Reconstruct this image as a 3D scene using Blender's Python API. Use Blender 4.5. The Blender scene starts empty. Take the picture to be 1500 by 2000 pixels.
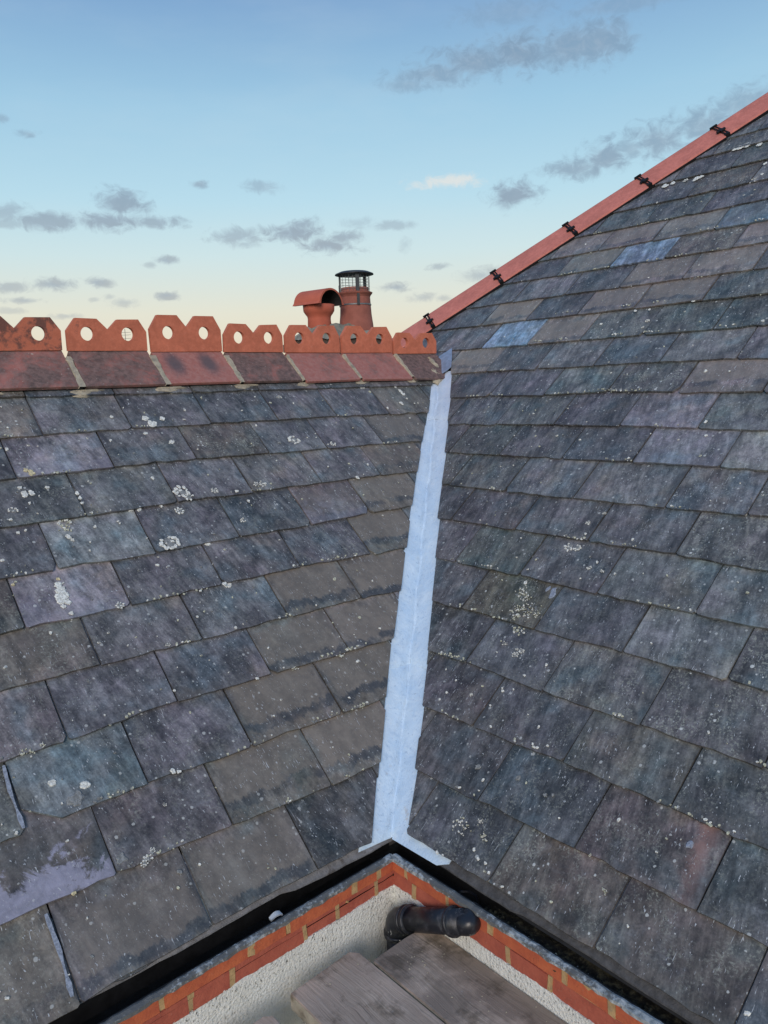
import bpy, bmesh, math, random
from mathutils import Vector, Matrix
random.seed(7)
S = bpy.context.scene
COL = S.collection
U = 0.175                      # one slate gauge in metres; tables below are in gauges

# ------------------------------------------------------------------ camera
CAM_POS = Vector((-7.1982, -8.6779, 6.82)) * U
CAM_R = ((0.7611, -0.6475, -0.03827), (-0.13226, -0.09717, -0.98644), (0.635, 0.75585, -0.15959))
cd = bpy.data.cameras.new('camera'); cam = bpy.data.objects.new('camera', cd); COL.objects.link(cam)
_r, _d, _f = (Vector(v) for v in CAM_R)
cam.matrix_world = Matrix(((_r.x, -_d.x, -_f.x, CAM_POS.x), (_r.y, -_d.y, -_f.y, CAM_POS.y), (_r.z, -_d.z, -_f.z, CAM_POS.z), (0, 0, 0, 1)))
cd.sensor_fit = 'VERTICAL'; cd.sensor_height = 36.0; cd.lens = 36.0 * 1542.3 / 2000.0
cd.clip_start = 0.02; cd.clip_end = 6000
S.camera = cam

# ------------------------------------------------------------------ exposure, sun
S.view_settings.view_transform = 'Standard'; S.view_settings.look = 'None'
S.view_settings.exposure = 0.0; S.view_settings.gamma = 1.0; S.view_settings.use_curve_mapping = False
SUN_EL = math.radians(24); SUN_AZ = math.radians(225)     # azimuth from +Y towards +X: low, behind the camera
sd = bpy.data.lights.new('sun', 'SUN'); sun = bpy.data.objects.new('sun', sd); COL.objects.link(sun)
sd.energy = 1.8; sd.angle = math.radians(25); sd.color = (1.0, 0.88, 0.78)
_sdir = Vector((math.sin(SUN_AZ) * math.cos(SUN_EL), math.cos(SUN_AZ) * math.cos(SUN_EL), math.sin(SUN_EL)))
sun.rotation_euler = _sdir.to_track_quat('Z', 'Y').to_euler()
sun.location = _sdir * 30

# ---- measured layout, in slate gauges on each roof plane
JL={0: [-4.836, -3.104, -2.515, -1.426], 1: [-3.983, -2.303, -0.585, 1.078], 2: [-4.812, -3.175, -1.498, 0.25], 3: [-3.969, -2.291, -0.608, 1.027, 2.727], 4: [-3.155, -1.459, 0.25, 1.927], 5: [-3.983, -2.332, -0.626, 1.039, 2.762, 4.312], 6: [-3.205, -1.526, 0.168, 1.83, 3.413, 5.169], 7: [-2.404, -0.664, 0.968, 2.693, 4.35, 6.048], 8: [-3.272, -1.522, 0.174, 1.87, 3.391, 5.058, 6.811], 9: [-2.533, -0.804, 0.94, 2.609, 4.275, 5.904]}
JR={0: [-5.362, -3.678, -1.969, -0.256], 1: [-4.562, -2.846, -1.11, 0.591], 2: [-3.749, -2.044, -0.257], 3: [-2.83, -1.082, 0.653], 4: [-3.654, -1.985, -0.256, 1.51], 5: [-2.758, -0.99, 0.754, 2.451], 6: [-1.937, -0.202, 1.541, 3.364], 7: [-2.729, -1.274, 0.695, 2.472, 4.169], 8: [-1.828, -0.075, 1.612, 3.336, 4.974], 9: [-0.979, 0.745, 2.439, 4.13], 10: [-1.81, -0.08, 1.625, 3.34, 5.1], 11: [-0.896, 0.812, 2.519, 4.229, 5.914], 12: [0.045, 1.762, 3.488, 5.173, 6.826, 8.613], 13: [0.78, 2.551, 4.209, 5.958, 7.599], 14: [0.024, 1.736, 3.498, 5.209, 7.096], 15: [0.934, 2.72, 4.346, 6.119], 16: [1.817, 3.531, 4.296, 5.283], 17: [2.615, 4.286, 5.985], 18: [3.477, 4.939], 19: [2.694], 20: [3.676], 21: [2.677]}
TL={0: [(-4.524, -0.147), (-3.13, -0.031), (-1.441, -0.004), (-0.452, -0.014)], 1: [(-3.994, 1.068), (-2.315, 1.057), (-0.608, 0.992), (0.351, 1.039)], 2: [(-4.812, 2.0), (-3.179, 2.067), (-1.498, 2.026), (0.249, 2.034), (1.178, 2.008)], 3: [(-3.975, 3.026), (-2.291, 3.131), (-1.459, 2.967), (-0.613, 3.072), (1.001, 3.082), (2.0, 3.042)], 4: [(-3.147, 4.058), (-1.451, 4.042), (0.249, 4.055), (1.927, 4.049), (2.891, 3.95)], 5: [(-3.986, 4.976), (-3.144, 4.939), (-2.332, 5.001), (-1.487, 4.957), (-0.644, 4.996), (0.648, 5.071), (2.379, 4.993), (3.685, 4.94)], 6: [(-3.199, 5.955), (-1.526, 5.938), (0.168, 5.978), (1.83, 5.958), (3.413, 6.01), (4.417, 6.0)], 7: [(-2.793, 6.965), (-0.664, 7.006), (0.965, 7.003), (2.678, 7.034), (4.35, 6.998), (5.269, 6.95)], 8: [(-3.272, 8.007), (-2.392, 8.019), (-1.529, 8.064), (0.177, 8.05), (1.866, 8.006), (3.391, 7.977), (4.993, 7.956), (6.216, 7.884)], 9: [(-2.52, 9.016), (-0.804, 9.03), (0.942, 9.014), (2.609, 9.007), (4.275, 8.972), (5.904, 8.934), (7.025, 8.865)]}
TR={0: [(-1.969, 0.08)], 1: [(-4.766, 1.047), (-3.712, 0.998), (-2.839, 1.03), (-2.002, 0.985), (-1.142, 1.015), (-0.259, 0.982)], 2: [(-4.781, 2.014), (-3.749, 2.05), (-2.865, 1.996), (-2.033, 2.066), (-0.266, 2.022)], 3: [(-4.618, 3.002), (-3.708, 2.991), (-2.83, 2.989), (-1.976, 2.98), (-1.096, 2.991), (0.653, 3.062), (1.609, 2.983)], 4: [(-3.801, 4.04), (-1.999, 4.058), (-0.259, 4.031), (1.501, 4.071), (2.331, 4.04)], 5: [(-3.653, 4.999), (-2.364, 5.021), (-0.613, 5.008), (1.11, 5.053), (2.746, 5.052)], 6: [(-3.473, 6.006), (-1.935, 6.083), (-0.212, 6.071), (1.529, 6.087), (3.554, 6.085)], 7: [(-2.741, 7.091), (-1.274, 7.046), (-0.219, 7.011), (0.695, 7.061), (2.463, 7.046), (4.295, 7.073)], 8: [(-2.683, 8.079), (-1.828, 8.134), (-0.075, 8.12), (1.612, 8.119), (3.336, 8.084), (5.033, 8.116)], 9: [(-2.309, 9.06), (-0.979, 9.116), (0.745, 9.132), (2.439, 9.124), (4.13, 9.121), (5.752, 9.048)], 10: [(-1.866, 10.109), (-0.08, 10.143), (1.625, 10.234), (3.34, 10.133), (5.1, 10.148), (6.445, 10.071)], 11: [(-1.215, 11.117), (0.812, 11.182), (2.519, 11.137), (4.229, 11.147), (5.914, 11.122), (7.173, 11.126)], 12: [(-1.139, 12.129), (0.045, 12.208), (0.855, 12.128), (1.762, 12.175), (3.531, 12.163), (5.173, 12.174), (6.826, 12.244), (8.262, 12.237)], 13: [(0.78, 13.211), (2.551, 13.241), (4.209, 13.282), (5.958, 13.332), (7.599, 13.413)], 14: [(0.024, 14.402), (1.736, 14.28), (3.498, 14.209), (5.209, 14.391), (7.096, 14.224)], 15: [(0.934, 15.315), (2.72, 15.404), (4.346, 15.383), (6.119, 15.346)], 16: [(1.817, 16.301), (3.914, 16.367), (5.283, 16.394)], 17: [(2.615, 17.364), (4.286, 17.39), (5.985, 17.339)], 18: [(3.477, 18.36), (4.939, 18.463)], 19: [(2.694, 19.54)], 20: [(3.676, 20.62)], 21: [(2.677, 21.421)]}
LOOKL=[(9, -2.713, 'mudlight'), (9, -1.491, 'greyblue'), (9, 0.255, 'blue'), (9, 1.932, 'dark'), (9, 3.731, 'blue'), (9, 5.407, 'blue'), (9, 6.784, 'brown'), (8, -2.531, 'lav'), (8, -0.642, 'blue'), (8, 1.136, 'brownd'), (8, 2.863, 'blue'), (8, 4.438, 'blue'), (8, 6.031, 'filmb'), (7, -3.108, 'teald'), (7, -1.659, 'teal'), (7, 0.166, 'purple'), (7, 2.046, 'greyblue'), (7, 3.669, 'greyblue'), (7, 5.227, 'brown'), (6, -3.546, 'dark'), (6, -2.41, 'teallight'), (6, -0.481, 'purple'), (6, 0.962, 'dark'), (6, 2.604, 'lavf'), (6, 4.296, 'film'), (5, -4.156, 'brownd'), (5, -3.068, 'lav'), (5, -1.548, 'purple'), (5, 0.275, 'purple'), (5, 1.892, 'dark'), (5, 3.442, 'film'), (4, -3.838, 'brown'), (4, -2.188, 'blue'), (4, -0.76, 'blue'), (4, 0.984, 'film'), (4, 2.68, 'film'), (3, -4.381, 'purplel'), (3, -3.092, 'purple'), (3, -1.365, 'purple'), (3, 0.331, 'film'), (3, 1.822, 'film'), (2, -4.029, 'tealblue'), (2, -2.34, 'purple'), (2, -0.491, 'film'), (2, 1.004, 'film'), (2, -4.875, 'teald'), (1, -4.536, 'wash'), (1, -3.063, 'purple'), (1, -1.318, 'film'), (1, 0.084, 'filml'), (1, -5.428, 'wash'), (0, -5.192, 'filmg'), (0, -3.925, 'filmp'), (0, -2.7, 'film'), (0, -1.951, 'filmp'), (0, -0.628, 'purpled'), (0, -2.819, 'film')]
LOOKR=[(0, -1.097, 'darkblue'), (0, -2.64, 'brownd'), (0, -4.403, 'brownd'), (0, -5.324, 'teald'), (1, 0.006, 'purpled'), (1, -1.888, 'darkblue'), (1, -3.654, 'redstreak'), (1, -4.813, 'teald'), (2, 0.6, 'purpled'), (2, -0.896, 'darkblue'), (2, -2.738, 'teald'), (2, -4.209, 'teald'), (3, 1.496, 'dark'), (3, -0.091, 'dark'), (3, -1.752, 'speck'), (3, -3.556, 'speck'), (4, 2.328, 'purpled'), (4, 0.919, 'olive'), (4, -0.868, 'darkblue'), (4, -2.593, 'teal'), (4, -3.812, 'speck'), (5, 3.084, 'purple'), (5, 1.951, 'green'), (5, 0.136, 'greyd'), (5, -1.645, 'teal'), (5, -3.082, 'teal'), (6, 3.937, 'dark'), (6, 2.825, 'purpled'), (6, 0.895, 'blue'), (6, -0.858, 'blue'), (6, -2.716, 'speck'), (7, 4.715, 'teald'), (7, 3.712, 'teald'), (7, 1.803, 'greyd'), (7, 0.001, 'greyp'), (7, -1.877, 'greyp'), (8, 5.445, 'purpled'), (8, 4.363, 'teald'), (8, 2.838, 'purpled'), (8, 1.192, 'purpled'), (8, -0.691, 'lavblue'), (8, -2.268, 'greylight'), (9, 5.433, 'dark'), (9, 3.65, 'teald'), (9, 1.77, 'purpled'), (9, 0.12, 'lavg'), (9, -1.469, 'teal'), (10, 6.232, 'purpled'), (10, 4.495, 'purple'), (10, 2.702, 'teal'), (10, 1.004, 'speck'), (10, -0.829, 'filmpk'), (11, 6.761, 'filml'), (11, 5.294, 'blue'), (11, 3.686, 'blue'), (11, 2.058, 'darkblue'), (11, 0.174, 'greyt'), (11, -1.152, 'purple'), (12, 8.847, 'dark'), (12, 8.002, 'greyp'), (12, 6.338, 'skyblue'), (12, 4.683, 'filml'), (12, 2.895, 'speck'), (12, 1.109, 'teald'), (12, -0.554, 'teald'), (13, 8.925, 'dark'), (13, 7.114, 'filml'), (13, 5.81, 'purpled'), (13, 3.833, 'filmpk'), (13, 2.025, 'filmpk'), (13, 0.195, 'teald'), (14, 8.527, 'dark'), (14, 6.604, 'greyp'), (14, 4.556, 'purpled'), (14, 2.897, 'filmpk'), (14, 1.181, 'filmpk'), (15, 7.334, 'purpled'), (15, 5.715, 'filmt'), (15, 3.577, 'skyblue'), (15, 2.145, 'brownd'), (15, 0.624, 'filmpk'), (16, 6.444, 'filmpk'), (16, 4.93, 'filmpk'), (16, 3.928, 'filmpk'), (16, 2.823, 'filmt'), (16, 1.3, 'filmblue'), (17, 6.625, 'darkblue'), (17, 4.963, 'teald'), (17, 3.361, 'teald'), (17, 1.819, 'purpled'), (18, 5.445, 'dark'), (18, 4.074, 'purpled'), (18, 2.16, 'brownd'), (19, 3.532, 'purpled'), (19, 2.025, 'teald'), (20, 4.16, 'purpled'), (20, 2.626, 'speck'), (21, 3.26, 'speck')]
LICL=[(-0.443, 9.282, 0.077, 'c'), (-0.36, 9.098, 0.104, 'c'), (-0.085, 9.252, 0.063, 'c'), (-1.097, 9.387, 0.041, 'c'), (-0.144, 8.579, 0.062, 'c'), (-0.57, 8.885, 0.055, 'c'), (-1.337, 8.757, 0.033, 'c'), (-3.229, 8.743, 0.043, 'c'), (-3.007, 8.098, 0.075, 'y'), (-3.073, 8.17, 0.048, 'y'), (-3.274, 7.808, 0.041, 'c'), (-2.83, 7.738, 0.042, 'c'), (-3.226, 7.419, 0.029, 'c'), (-3.527, 7.295, 0.08, 'r'), (-3.62, 7.102, 0.034, 'c'), (-3.238, 7.64, 0.076, 'c'), (-3.121, 7.654, 0.065, 'c'), (-0.896, 7.684, 0.046, 'c'), (-0.499, 7.241, 0.164, 'r'), (-0.403, 7.091, 0.098, 'r'), (0.179, 7.169, 0.074, 'r'), (-1.59, 6.999, 0.05, 'c'), (-1.438, 6.973, 0.05, 'c'), (-0.998, 6.994, 0.038, 'c'), (-0.713, 6.814, 0.09, 'r'), (-1.211, 6.095, 0.184, 'r'), (-0.496, 5.987, 0.082, 'c'), (0.776, 6.812, 0.041, 'c'), (0.415, 6.345, 0.06, 'r'), (-2.388, 7.523, 0.049, 'c'), (-2.375, 7.397, 0.042, 'c'), (-2.379, 7.274, 0.036, 'c'), (-3.575, 6.829, 0.034, 'c'), (-3.446, 6.86, 0.028, 'c'), (-2.801, 6.968, 0.176, 'm'), (-2.832, 6.778, 0.087, 'm'), (-2.836, 6.586, 0.058, 'c'), (-2.792, 6.501, 0.035, 'c'), (-1.898, 6.718, 0.024, 'c'), (-2.339, 6.722, 0.03, 'c'), (0.51, 9.465, 0.029, 'c'), (2.668, 8.326, 0.145, 'r'), (3.611, 8.096, 0.071, 'r'), (1.282, 7.186, 0.088, 'r'), (1.124, 7.195, 0.063, 'r'), (0.628, 7.069, 0.048, 'c'), (3.657, 7.002, 0.053, 'c'), (6.529, 9.273, 0.062, 'c'), (6.838, 9.751, 0.063, 'c'), (6.85, 9.636, 0.063, 'c'), (6.774, 9.923, 0.036, 'c'), (6.842, 9.45, 0.031, 'c'), (3.036, 9.744, 0.064, 'r'), (6.971, 9.243, 0.027, 'c'), (5.681, 9.989, 0.079, 'c'), (-3.291, 5.663, 0.068, 'c'), (-3.289, 5.54, 0.087, 'c'), (-3.307, 5.424, 0.108, 'c'), (-3.366, 5.337, 0.081, 'c'), (-3.261, 5.292, 0.06, 'c'), (-3.349, 5.223, 0.048, 'c'), (-3.282, 5.061, 0.038, 'c'), (-3.301, 4.999, 0.037, 'c'), (-3.256, 5.778, 0.033, 'y'), (-2.513, 5.017, 0.072, 'r'), (-0.532, 4.995, 0.073, 'c'), (-0.612, 5.007, 0.049, 'c'), (-2.053, 4.098, 0.039, 'r'), (-3.664, 4.815, 0.031, 'c'), (-4.521, 3.047, 0.074, 'm'), (-4.305, 3.06, 0.052, 'm'), (-2.271, 3.296, 0.026, 'c'), (-1.697, 5.014, 0.023, 'c'), (-0.812, 4.091, 0.029, 'c'), (-3.928, 5.819, 0.032, 'y'), (-0.81, 4.101, 0.029, 'c'), (-0.893, 3.077, 0.034, 'c'), (-0.157, 3.05, 0.052, 'm'), (0.802, 3.033, 0.079, 'm'), (0.628, 2.019, 0.047, 'm'), (-4.35, 2.521, 0.055, 'c'), (-3.973, 2.332, 0.07, 'c'), (-2.789, 2.088, 0.049, 'c'), (-2.712, 2.05, 0.035, 'c'), (-3.074, 1.687, 0.029, 'r'), (-3.865, 1.215, 0.08, 'g'), (-3.464, 1.159, 0.046, 'r'), (-3.565, 1.083, 0.063, 'r'), (-3.629, 1.039, 0.049, 'r'), (-4.535, 1.052, 0.032, 'y'), (-4.935, 2.031, 0.026, 'c'), (-4.321, 2.199, 0.018, 'c'), (-4.145, 2.19, 0.114, 'g')]
LICR=[(0.114, 5.889, 0.106, 'r'), (-0.06, 5.904, 0.085, 'r'), (0.031, 6.489, 0.051, 'r'), (-0.076, 6.219, 0.033, 'c'), (-0.553, 5.506, 0.048, 'r'), (-0.846, 5.487, 0.047, 'r'), (-0.638, 5.651, 0.031, 'c'), (-0.169, 6.78, 0.036, 'r'), (0.054, 3.955, 0.119, 'm'), (0.534, 4.933, 0.045, 'c'), (0.478, 4.797, 0.075, 's'), (0.432, 4.677, 0.089, 's'), (0.277, 4.585, 0.074, 's'), (0.352, 4.312, 0.088, 's'), (0.225, 4.407, 0.088, 's'), (0.057, 4.293, 0.087, 's'), (0.236, 4.184, 0.097, 's'), (-0.109, 4.32, 0.062, 's'), (-0.147, 4.844, 0.068, 'w'), (-0.002, 4.906, 0.034, 'w'), (-0.206, 3.47, 0.065, 'r'), (-0.271, 3.577, 0.056, 'r'), (-0.166, 3.575, 0.028, 'r'), (-0.618, 3.156, 0.027, 'c'), (-0.875, 3.46, 0.029, 'c'), (-0.38, 2.786, 0.029, 'c'), (-0.342, 2.829, 0.02, 'c'), (-0.594, 2.133, 0.026, 'c'), (-0.341, 2.465, 0.022, 'c'), (0.132, 2.521, 0.032, 'r'), (0.626, 2.397, 0.024, 'c'), (0.666, 2.239, 0.024, 'c'), (-1.688, 2.195, 0.024, 'c'), (-1.45, 2.128, 0.025, 'c'), (-0.789, 1.469, 0.051, 'g'), (-1.001, 1.312, 0.029, 'c'), (-1.514, 1.574, 0.044, 'g'), (0.133, 3.607, 0.052, 's'), (-0.385, 10.817, 0.044, 'c'), (-0.905, 10.77, 0.024, 'c'), (-1.208, 8.934, 0.036, 'c'), (-1.071, 9.275, 0.041, 'c'), (0.047, 8.209, 0.033, 'c'), (1.007, 13.34, 0.077, 'c'), (2.422, 13.159, 0.043, 'c'), (1.892, 12.743, 0.056, 'r'), (3.217, 12.805, 0.042, 'c'), (2.541, 12.31, 0.037, 'c'), (1.885, 12.477, 0.036, 'r'), (-0.97, 12.317, 0.044, 'c'), (2.028, 13.145, 0.04, 'c'), (2.685, 20.676, 0.135, 'c'), (2.877, 20.641, 0.122, 'c'), (3.027, 20.587, 0.068, 'c'), (2.959, 19.673, 0.113, 'g'), (3.629, 19.344, 0.115, 'c'), (3.488, 19.39, 0.074, 'c'), (3.969, 19.387, 0.082, 'r'), (4.58, 19.346, 0.119, 'c'), (4.426, 19.103, 0.069, 'r'), (4.366, 19.418, 0.084, 'c'), (3.35, 21.114, 0.062, 'c'), (4.407, 18.431, 0.034, 'c'), (2.827, 21.116, 0.102, 's'), (2.275, 20.484, 0.086, 'c'), (1.643, 19.262, 0.063, 'c'), (1.535, 18.738, 0.05, 'c'), (1.678, 18.545, 0.069, 's'), (-3.464, 0.736, 0.044, 'm'), (-3.924, 0.506, 0.02, 'c'), (-3.097, 1.046, 0.028, 'm'), (-4.159, 1.72, 0.037, 'w'), (-1.018, 0.594, 0.101, 's'), (-1.18, 0.565, 0.072, 's'), (-1.318, 0.753, 0.04, 's'), (-1.511, 0.595, 0.051, 'm'), (-1.576, 0.56, 0.035, 'm'), (-1.64, 0.287, 0.027, 'c'), (-1.779, 0.291, 0.027, 'c'), (-1.5, 0.37, 0.031, 'c'), (-1.904, 0.205, 0.026, 'c'), (-1.836, 0.193, 0.026, 'm'), (-2.198, 0.138, 0.024, 'c'), (-2.06, 1.512, 0.035, 'g'), (-0.992, 0.071, 0.036, 'c'), (-1.1, 0.079, 0.02, 'c'), (-2.166, 1.558, 0.027, 'g')]
CLOUDS=[(0.874, 0.355, 0.0405, 0.0172, 0.8), (0.827, 0.352, 0.0441, 0.0145, 0.75), (0.779, 0.343, 0.0418, 0.0108, 0.65), (0.748, 0.334, 0.0241, 0.007, 0.5), (0.932, 0.357, 0.0478, 0.0169, 0.7), (0.965, 0.355, 0.0332, 0.0168, 0.7), (0.972, 0.242, 0.0238, 0.0126, 0.8), (0.94, 0.235, 0.0345, 0.0096, 0.75), (1.033, 0.254, 0.0324, 0.0172, 0.75), (1.005, 0.249, 0.0221, 0.0093, 0.6), (1.078, 0.263, 0.0287, 0.0178, 0.7), (1.122, 0.276, 0.03, 0.0153, 0.6), (0.869, 0.214, 0.0227, 0.011, 0.9), (0.857, 0.206, 0.012, 0.0089, 0.6), (0.884, 0.212, 0.0149, 0.0055, 0.6), (0.407, 0.213, 0.0239, 0.0118, 0.85), (0.411, 0.223, 0.0147, 0.0064, 0.7), (0.397, 0.196, 0.0341, 0.0087, 0.85), (0.329, 0.192, 0.0336, 0.008, 0.8), (0.282, 0.2, 0.0208, 0.0083, 0.6), (0.284, 0.189, 0.0208, 0.0042, 0.5), (0.44, 0.194, 0.0261, 0.0061, 0.75), (0.536, 0.179, 0.0242, 0.0079, 0.65), (0.545, 0.17, 0.0158, 0.0046, 0.5), (0.604, 0.182, 0.0333, 0.0091, 0.9), (0.613, 0.192, 0.016, 0.0068, 0.8), (0.643, 0.167, 0.031, 0.0087, 0.9), (0.662, 0.176, 0.0174, 0.0069, 0.8), (0.681, 0.191, 0.0173, 0.0051, 0.35), (0.725, 0.188, 0.0173, 0.004, 0.5), (0.495, 0.236, 0.0077, 0.0032, 0.7), (0.569, 0.233, 0.0151, 0.006, 0.5), (0.315, 0.279, 0.0094, 0.0039, 0.6), (0.29, 0.292, 0.0077, 0.0039, 0.5), (0.451, 0.153, 0.0117, 0.004, 0.75), (0.433, 0.148, 0.0058, 0.0028, 0.5), (0.325, 0.126, 0.0229, 0.0056, 0.8), (0.374, 0.128, 0.0124, 0.0045, 0.8), (0.279, 0.122, 0.0157, 0.0049, 0.65), (0.291, 0.108, 0.0149, 0.0028, 0.65), (0.448, 0.113, 0.0118, 0.0041, 0.8), (0.398, 0.106, 0.0144, 0.0046, 0.5), (0.384, 0.112, 0.0057, 0.0029, 0.4), (0.725, 0.116, 0.0157, 0.0048, 0.8), (0.776, 0.138, 0.0112, 0.0035, 0.6), (0.737, 0.164, 0.0056, 0.007, 0.3), (0.828, 0.125, 0.0215, 0.0071, 0.6), (0.759, 0.103, 0.0157, 0.0054, 0.55), (0.781, 0.101, 0.0112, 0.0042, 0.5), (0.866, 0.394, 0.046, 0.0101, 0.35), (0.99, 0.387, 0.0538, 0.0063, 0.4), (0.332, 0.091, 0.0138, 0.0028, 0.5), (0.277, 0.097, 0.0131, 0.0028, 0.4), (0.367, 0.109, 0.0045, 0.0023, 0.4)]
WHITE=(0.788, 0.232, 0.0365, 0.0066)
# el at y


# ------------------------------------------------------------------ node helpers
class NT:
    def __init__(s, tree):
        s.t = tree; s.n = tree.nodes; s.l = tree.links
    def put(s, sock, v):
        if v is None: return
        if isinstance(v, bpy.types.NodeSocket): s.l.new(v, sock)
        elif isinstance(v, (tuple, list)) and len(v) == 3 and sock.type == 'RGBA': sock.default_value = (*v, 1)
        else: sock.default_value = v
    def m(s, op, a, b=None, c=None, clamp=False):
        n = s.n.new('ShaderNodeMath'); n.operation = op; n.use_clamp = clamp
        s.put(n.inputs[0], a); s.put(n.inputs[1], b)
        if c is not None: s.put(n.inputs[2], c)
        return n.outputs[0]
    def v(s, op, a, b=None, scale=None):
        n = s.n.new('ShaderNodeVectorMath'); n.operation = op
        s.put(n.inputs[0], a); s.put(n.inputs[1], b)
        if scale is not None: s.put(n.inputs['Scale'], scale)
        return n.outputs['Value'] if op in ('LENGTH', 'DOT_PRODUCT', 'DISTANCE') else n.outputs[0]
    def mix(s, f, a, b, mode='MIX'):
        n = s.n.new('ShaderNodeMix'); n.data_type = 'RGBA'; n.blend_type = mode
        s.put(n.inputs[0], f); s.put(n.inputs[6], a); s.put(n.inputs[7], b)
        return n.outputs[2]
    def ss(s, x, a, b, lo=0.0, hi=1.0, lin=False):
        n = s.n.new('ShaderNodeMapRange'); n.interpolation_type = 'LINEAR' if lin else 'SMOOTHSTEP'
        s.put(n.inputs[0], x); s.put(n.inputs[1], a); s.put(n.inputs[2], b); s.put(n.inputs[3], lo); s.put(n.inputs[4], hi)
        return n.outputs[0]
    def noise(s, vec, scale, detail=4.0, rough=0.6, dist=0.0):
        n = s.n.new('ShaderNodeTexNoise'); s.put(n.inputs['Vector'], vec)
        n.inputs['Scale'].default_value = scale; n.inputs['Detail'].default_value = detail
        n.inputs['Roughness'].default_value = rough; n.inputs['Distortion'].default_value = dist
        return n.outputs['Fac']
    def vor(s, vec, scale, feature='F1', rnd=1.0):
        n = s.n.new('ShaderNodeTexVoronoi'); n.feature = feature; s.put(n.inputs['Vector'], vec)
        n.inputs['Scale'].default_value = scale; n.inputs['Randomness'].default_value = rnd
        return n
    def map(s, vec, scale=(1, 1, 1), rot=(0, 0, 0), loc=(0, 0, 0)):
        n = s.n.new('ShaderNodeMapping'); s.put(n.inputs[0], vec)
        n.inputs[1].default_value = loc; n.inputs[2].default_value = rot; n.inputs[3].default_value = scale
        return n.outputs[0]
    def attr(s, name):
        n = s.n.new('ShaderNodeAttribute'); n.attribute_type = 'OBJECT'; n.attribute_name = name
        return n.outputs['Fac']
    def comb(s, x, y, z):
        n = s.n.new('ShaderNodeCombineXYZ'); s.put(n.inputs[0], x); s.put(n.inputs[1], y); s.put(n.inputs[2], z)
        return n.outputs[0]
    def sep(s, v):
        n = s.n.new('ShaderNodeSeparateXYZ'); s.put(n.inputs[0], v); return n.outputs
    def ramp(s, x, stops):
        n = s.n.new('ShaderNodeValToRGB'); s.put(n.inputs[0], x); e = n.color_ramp.elements
        while len(e) < len(stops): e.new(0.5)
        for q, (p, c) in zip(e, stops): q.position = p; q.color = (*c, 1)
        return n.outputs[0]
    def obj(s): return s.n.new('ShaderNodeTexCoord').outputs['Object']
    def bump(s, h, dist=0.001, strength=1.0, normal=None):
        n = s.n.new('ShaderNodeBump'); n.inputs['Distance'].default_value = dist; n.inputs['Strength'].default_value = strength
        s.put(n.inputs['Height'], h)
        if normal is not None: s.put(n.inputs['Normal'], normal)
        return n.outputs[0]

def mat(name, build):
    m = bpy.data.materials.new(name); m.use_nodes = True; t = m.node_tree
    b = t.nodes['Principled BSDF']; k = NT(t)
    r = build(k) or {}
    for key, val in r.items(): k.put(b.inputs[key], val)
    return m

def srgb(r, g, b):
    f = lambda c: c / 12.92 if c <= 0.04045 else ((c + 0.055) / 1.055) ** 2.4
    return (f(r / 255), f(g / 255), f(b / 255))

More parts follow.
